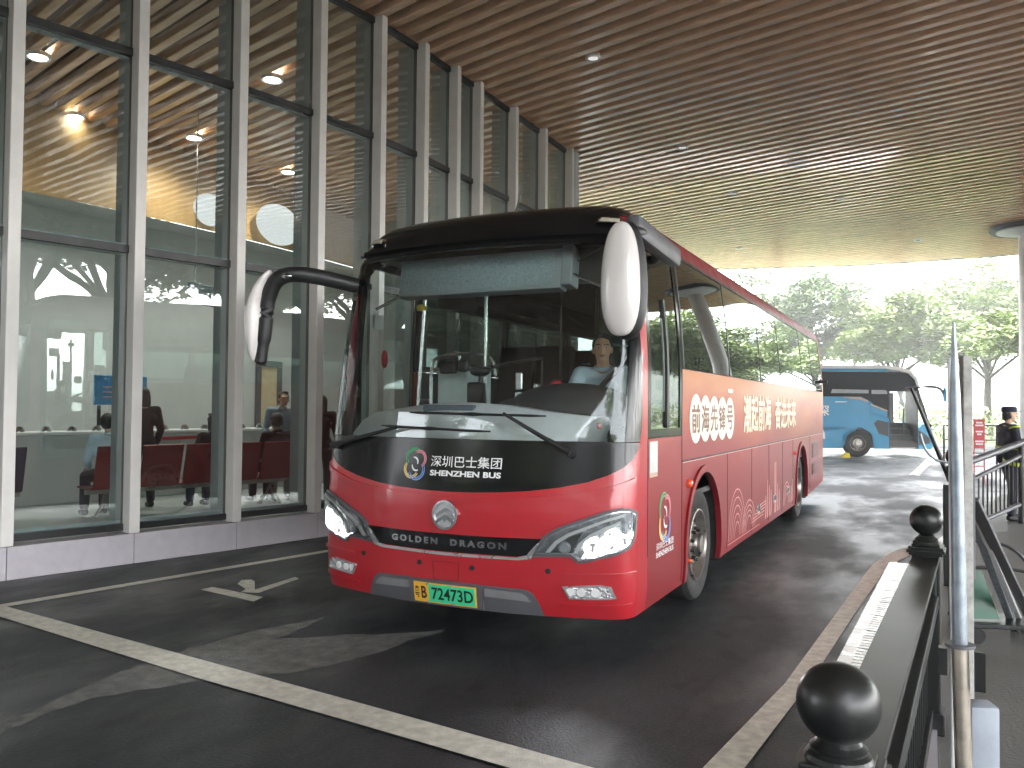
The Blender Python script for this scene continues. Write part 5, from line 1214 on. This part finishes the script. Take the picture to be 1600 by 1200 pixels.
# leaning black pole with curved tube
b0 = atd(1483, 748, 7.5); b1 = atd(1424, 606, 7.5); lp = empty('leaning_barrier_arm', (b0.x+.02, b0.y, 0), 0, 'black leaning pole with pale curved tube in front of the blue coach', 'barrier')
bm = bmesh.new(); cyl(bm, b0-lp.location, b1-lp.location, .022, .014); fin('pole', bm, 'iron', lp, True)
bm = bmesh.new(); tube(bm, smoothpts([atd(1438, 678, 7.4)-lp.location, atd(1446, 702, 7.4)-lp.location, atd(1462, 718, 7.4)-lp.location, atd(1482, 723, 7.4)-lp.location], 6), .011, 8); fin('curved_tube', bm, 'steelb', lp, True)
bm = bmesh.new(); z_ = b0.z; box(bm, -.07, .09, -.06, .06, 0, z_-.05, bev=.01); box(bm, -.04, .08, -.05, .05, z_-.03, z_+.12, bev=.02); ell(bm, (.0, 0, z_+.20), (.05, .05, .07)); fin('arm_housing', bm, 'iron', lp)
# ramp railing
ra, rb_ = atd(1513, 722, 10.8), atd(1640, 676, 12.2); rr_ = empty('ramp_railing', (ra.x, ra.y, .1), 0, 'black railing with close vertical bars in front of the guard', 'railing')
o_ = Vector(rr_.location); low0, low1 = atd(1513, 823, 10.8), atd(1640, 768, 12.2); m0, m1_ = atd(1513, 752, 10.8), atd(1640, 690, 12.2)
bm = bmesh.new(); cyl(bm, ra-o_, rb_-o_, .045); fin('top_rail', bm, 'greyp', rr_, True)
bm = bmesh.new(); cyl(bm, m0-o_, m1_-o_, .028); fin('middle_rail', bm, 'greyp', rr_, True)
bm = bmesh.new(); cyl(bm, low0-o_, low1-o_, .032); fin('bottom_rail', bm, 'greyp', rr_, True)
for k in range(20):
    t = (k+.3)/20; bm = bmesh.new(); a, b = m0.lerp(m1_, t)-o_, low0.lerp(low1, t)-o_; cyl(bm, a, b, .011, n=8); fin('bar', bm, 'iron', rr_, True)
for t in (.0, .62):
    a = ra.lerp(rb_, t)-o_; bm = bmesh.new(); cyl(bm, a, Vector((a.x, a.y, 0)), .04); fin('post', bm, 'iron', rr_, True)
# far railing and red sign
A, Bq = atd(1475, 693, 26), atd(1640, 693, 26)
fr = empty('far_railing', (A.x, A.y, 0), 0, 'thin dark railing running behind the guard', 'railing'); o_ = Vector((A.x, A.y, 0))
bm = bmesh.new()
for h in (.35, .75, 1.2): cyl(bm, Vector((0, 0, h)), Bq-o_-Vector((0, 0, Bq.z))+Vector((0, 0, h)), .022)
for k in range(5): p = (Bq-o_)*(k/4); cyl(bm, (p.x, p.y, 0), (p.x, p.y, 1.2), .03)
fin('rails', bm, 'iron', fr, True)
sp0 = atd(1530, 705, 19); sg_ = empty('red_sign', (sp0.x, sp0.y, 0), radians(24), 'red notice board with white lines standing before the far railing', 'sign')
bm = bmesh.new(); box(bm, -.125, .125, -.01, .01, .80, 1.46, bev=.004); fin('board', bm, 'redp', sg_)
bm = bmesh.new(); tube(bm, [(-.11, 0, 0), (-.11, 0, .82)], .014); tube(bm, [(.11, 0, 0), (.11, 0, .82)], .014); tube(bm, [(-.11, 0, .4), (.11, 0, .4)], .01); fin('leg', bm, 'redp', sg_)
bm = bmesh.new()
for z, w1 in ((1.36, .07), (1.30, .09), (1.16, .08), (1.10, .05), (.94, .09), (.88, .08)): box(bm, -w1, w1, -.014, -.0105, z, z+.035)
fin('text_lines', bm, 'lett', sg_)

# ============================================================ BLUE COACH
cf = atd(1458, 716, 29.3); CA = atan2(rt0.y, rt0.x)-radians(2)
bc = empty('blue_coach', (cf.x, cf.y, 0), CA, 'bright blue coach parked side-on with its front door open', 'bus')
# local x: back from front is negative, y=0 is the near side, z up
W2 = 2.5
def cside(name, pts, m, y0=0, th=.04, par=None):
    bm = bmesh.new(); prism(bm, pts, 0, th, Matrix(((1, 0, 0, 0), (0, 0, 1, y0), (0, 1, 0, 0), (0, 0, 0, 1)))); bmesh.ops.recalc_face_normals(bm, faces=bm.faces); return fin(name, bm, m, par or bc)
WX = -2.57
sidepts = [(-11.5, .30), (-8.8, .30)]+[(-8.25-.55*cos(t*pi/10), .45+.55*sin(t*pi/10)) for t in range(11)]+[(-7.7, .30), (WX-.56, .30)]+[(WX-.56*cos(t*pi/12), .48+.56*sin(t*pi/12)) for t in range(13)]+[(WX+.56, .30), (-1.50, .30), (-1.50, 1.35), (-2.16, 1.50), (-2.16, 1.95), (-2.45, 2.10), (-11.5, 2.10)]
for y0 in (0, W2-.04): cside('side_panel', sidepts, 'cblue', y0)
cside('window_band', [(-11.4, 2.105), (-2.45, 2.105), (-2.16, 1.96), (-2.14, 1.52), (-1.52, 1.36), (-1.52, 2.32), (-.5, 2.32), (-.62, 2.70), (-.85, 2.92), (-1.15, 2.97), (-11.4, 2.97)], 'coachband', .004, .02)
cside('window_lower_stripe', [(-2.12, 1.80), (-1.56, 1.58), (-1.56, 1.42), (-2.12, 1.56)], 'cblue', -.004, .006); cside('tan_stripe', [(-2.12, 1.86), (-1.56, 1.64), (-1.56, 1.585), (-2.12, 1.805)], 'tan', -.004, .006)
cside('tan_stripe', [(-3.1, 2.095), (-2.5, 2.095), (-2.22, 1.97), (-2.22, 1.90), (-2.5, 2.0), (-3.0, 2.06)], 'tan', -.004, .004)
cside('pale_window_strip', [(-3.5, 2.22), (-2.2, 2.22), (-2.2, 2.34), (-3.45, 2.36)], mat('pale_strip', (.35, .37, .38), .5), -.002, .004)  # pale grey strip laid over the dark window band
cside('pale_window_strip', [(-2.1, 2.2), (-1.56, 2.2), (-1.56, 2.28), (-1.62, 2.34), (-2.1, 2.34)], mat('pale_strip2', (.35, .37, .38), .5), -.002, .004)
bm = bmesh.new(); box(bm, -11.5, -1.55, .02, W2-.02, 2.98, 3.08, bev=.03); fin('roof_edge', bm, 'cblue', bc)
# front profile, extruded across
fpts = [(-1.60, 2.975), (-1.1, 2.97), (-.85, 2.90), (-.62, 2.68), (-.48, 2.35), (-.30, 1.7), (-.16, 1.22), (-.16, 1.25), (-.28, 1.75), (-.42, 2.35), (-.52, 2.72), (-.75, 3.0), (-1.1, 3.12), (-1.60, 3.14)]
bm = bmesh.new(); prism(bm, [(-11.5, 3.085), (-1.6, 3.085), (-1.15, 3.03), (-.80, 2.93), (-.60, 2.72), (-.50, 2.40), (-.44, 2.40), (-.50, 2.74), (-.74, 3.02), (-1.1, 3.15), (-1.7, 3.20), (-11.5, 3.20)], .0, W2, Matrix(((1, 0, 0, 0), (0, 0, 1, 0), (0, 1, 0, 0), (0, 0, 0, 1)))); bmesh.ops.recalc_face_normals(bm, faces=bm.faces); fin('roof', bm, 'white', bc)
bm = bmesh.new(); V = [[bm.verts.new((x, y, z)) for y in (.06, W2-.06)] for x, z in ((-.47, 2.40), (-.30, 1.8), (-.14, 1.22))]
for a, b in zip(V, V[1:]): bm.faces.new((a[0], a[1], b[1], b[0]))
fin('windshield', bm, 'wind', bc, True)
cside('front_pillar', [(-.56, 2.45), (-.50, 2.45), (-.28, 1.75), (-.14, 1.25), (-.02, 1.1), (-.14, 1.02), (-.36, 1.6)], 'black', -.002, .08)
bm = bmesh.new(); prism(bm, [(-.50, .30), (-.50, 1.0), (-.36, 1.15), (-.16, 1.20), (-.02, 1.0), (.03, .7), (.02, .45), (-.06, .30)], .0, W2, Matrix(((1, 0, 0, 0), (0, 0, 1, 0), (0, 1, 0, 0), (0, 0, 0, 1)))); bmesh.ops.recalc_face_normals(bm, faces=bm.faces); fin('front_bumper', bm, 'cblue', bc)
cside('front_dark_patch', [(-.48, .44), (-.48, .95), (-.30, .85), (-.12, .66), (-.10, .5)], 'trim', -.006, .006)
cside('side_dark_patch', [(-2.02, 1.18), (-1.9, 1.30), (-1.52, 1.22), (-1.52, .72), (-1.85, .82)], 'trim', -.006, .006)
# open doorway
dw = empty('doorway', (0, 0, 0)); dw.parent = bc
bm = bmesh.new(); box(bm, -1.50, -1.47, .0, 1.0, .30, 2.32); box(bm, -.53, -.505, .0, 1.0, .30, 2.3); box(bm, -1.46, -.54, .0, .9, 2.30, 2.33); fin('door_frame', bm, 'trim', dw)
bm = bmesh.new()
for k in range(4): box(bm, -1.46, -.54, .05+.25*k, 1.3, .32+.22*k, .35+.22*(k+1)-.03)
fin('steps', bm, 'dgrey', dw)
bm = bmesh.new(); box(bm, -1.46, -.54, .04, .06, .34, .36)
for k in range(1, 4): box(bm, -1.46, -.54, .04+.25*k, .06+.25*k, .33+.22*k+.005, .345+.22*k)
fin('step_edge', bm, 'tan', dw)
bm = bmesh.new(); box(bm, -1.44, -1.22, .3, .34, 1.2, 2.25); box(bm, -.9, -.84, .3, .34, .8, 1.7); fin('inside_panel', bm, 'greyp', dw)
bm = bmesh.new(); tube(bm, [(-.9+.16*cos(t*pi/8), 1.6+.05*cos(t*pi/8), 1.62+.16*sin(t*pi/8)) for t in range(17)], .012); fin('steering_wheel', bm, 'trim', dw)
bm = bmesh.new(); box(bm, -11.4, -1.48, .2, W2-.2, .35, 1.2); box(bm, -11.4, -1.5, .9, 1.6, 1.2, 2.9); fin('inner_body', bm, 'dgrey', bc)
for x in (WX, -8.25):
    wv = empty('wheel', (0, 0, 0)); wv.parent = bc; wv.location = (x, 0, .48)
    bm = bmesh.new(); lathe(bm, [(.28, .0), (.34, -.01), (.44, .0), (.47, .03), (.475, .25), (.3, .26)], 40, 'X', Matrix.Rotation(radians(90), 4, 'Z')); fin('tyre', bm, 'rubber', wv, True)
    bm = bmesh.new(); lathe(bm, [(.285, .0), (.27, .02), (.24, .08), (.17, .05), (.15, .04), (.10, .04), (.08, -.01), (.001, -.01)], 40, 'X', Matrix.Rotation(radians(90), 4, 'Z')); rm_ = fin('rim', bm, 'rim', wv, True)
    bm = bmesh.new()
    for k in range(10):
        a = 2*pi*k/10; cyl(bm, (.21*cos(a), .062, .21*sin(a)), (.21*cos(a), .052, .21*sin(a)), .024, n=10); cyl(bm, (.12*cos(a+.3), .04, .12*sin(a+.3)), (.12*cos(a+.3), .01, .12*sin(a+.3)), .014, n=6)
    fin('wheel_nuts', bm, 'rimd', rm_)
    bm = bmesh.new(); box(bm, x-.62, x+.62, .045, .9, .32, 1.1); fin('wheel_well', bm, 'ink', bc)
cm = empty('mirror', (0, 0, 0)); cm.parent = bc
bm = bmesh.new(); tube(bm, smoothpts([(-.95, -.02, 2.42), (-.55, -.12, 2.45), (-.10, -.25, 2.46), (.12, -.3, 2.38), (.24, -.3, 2.18), (.30, -.3, 1.95)], 5), .05, 8, rs=[.03]*8+[.05]*10+[.045]*8); fin('mirror_arm', bm, 'trim', cm, True)
bm = bmesh.new(); ell(bm, (.26, -.32, 2.20), (.06, .09, .27)); fin('mirror_shell', bm, 'cblue', cm, True)
bm = bmesh.new(); prism(bm, [(-3.95, .62), (-3.7, .62), (-3.72, .85), (-3.80, 1.0), (-3.88, .85)], -.004, -.001, Matrix(((1, 0, 0, 0), (0, 0, 1, 0), (0, 1, 0, 0), (0, 0, 0, 1)))); fin('tower_print', bm, 'lett', bc)
for s_, a, b in (('圳', -4.45, -4.10), ('深', -4.0, -3.55)):
    patch('coach_lettering', None, lambda u, v, q: Vector((u, -.004, v)), 0, 0, 'lett', bc, .5, mesh2d=text2d(s_, .4, bold=.008, fit=(a, b, 1.42, 1.80)))
cside('small_lettering', [(-3.35, 1.90), (-2.95, 1.91), (-2.95, 1.935), (-3.35, 1.925)], 'lett', -.004, .003)
bm = bmesh.new(); box(bm, -4.6, -4.0, .8, 1.7, 3.2, 3.36, bev=.05); fin('roof_unit', bm, 'cblue', bc)
o_ = atd(1321, 716, 29.0); ch = empty('wheel_chock', (o_.x, o_.y, 0), CA, 'yellow wheel chock under the blue coach front wheel', 'wheel chock')
bm = bmesh.new(); prism(bm, [(-.14, 0), (.14, 0), (.10, .16), (.0, .17)], -.1, .1, Matrix(((1, 0, 0, 0), (0, 0, 1, 0), (0, 1, 0, 0), (0, 0, 0, 1)))); bmesh.ops.recalc_face_normals(bm, faces=bm.faces); fin('wedge', bm, 'yellow', ch)
# distant pale building and the roadside wall reflected in the glass
db = empty('distant_building', (24, 75, 0), 0, 'pale low building glimpsed beyond the trees', 'building')
bm = bmesh.new(); box(bm, -9, 9, 0, 8, 0, 7); fin('wall', bm, 'bld', db)
bm = bmesh.new(); box(bm, -9.4, 9.4, -.4, 8.4, 7.003, 7.4); fin('roof', bm, 'white', db)
bm = bmesh.new()
for k in range(8):
    for z in (1, 3.2, 5.2): box(bm, -8.2+k*2.1, -6.9+k*2.1, -.03, .02, z, z+1.2)
fin('window', bm, 'fin', db)
for o in list(bpy.data.objects):
    if o.name.startswith('tmp'): bpy.data.objects.remove(o)
# ------------------------------------------------------------ misty air
hb = bmesh.new(); box(hb, -45, 60, -40, 95, -1, 19); hz = fin('haze', hb, None)
m = bpy.data.materials.new('haze_air'); m.use_nodes = True; t = m.node_tree; t.nodes.clear()
v = t.nodes.new('ShaderNodeVolumePrincipled'); v.inputs['Color'].default_value = (.92, .95, .93, 1); v.inputs['Density'].default_value = .0026; v.inputs['Anisotropy'].default_value = .3
oo = t.nodes.new('ShaderNodeOutputMaterial'); t.links.new(v.outputs[0], oo.inputs[1]); hz.data.materials.append(m)
hz['kind'] = 'stuff'
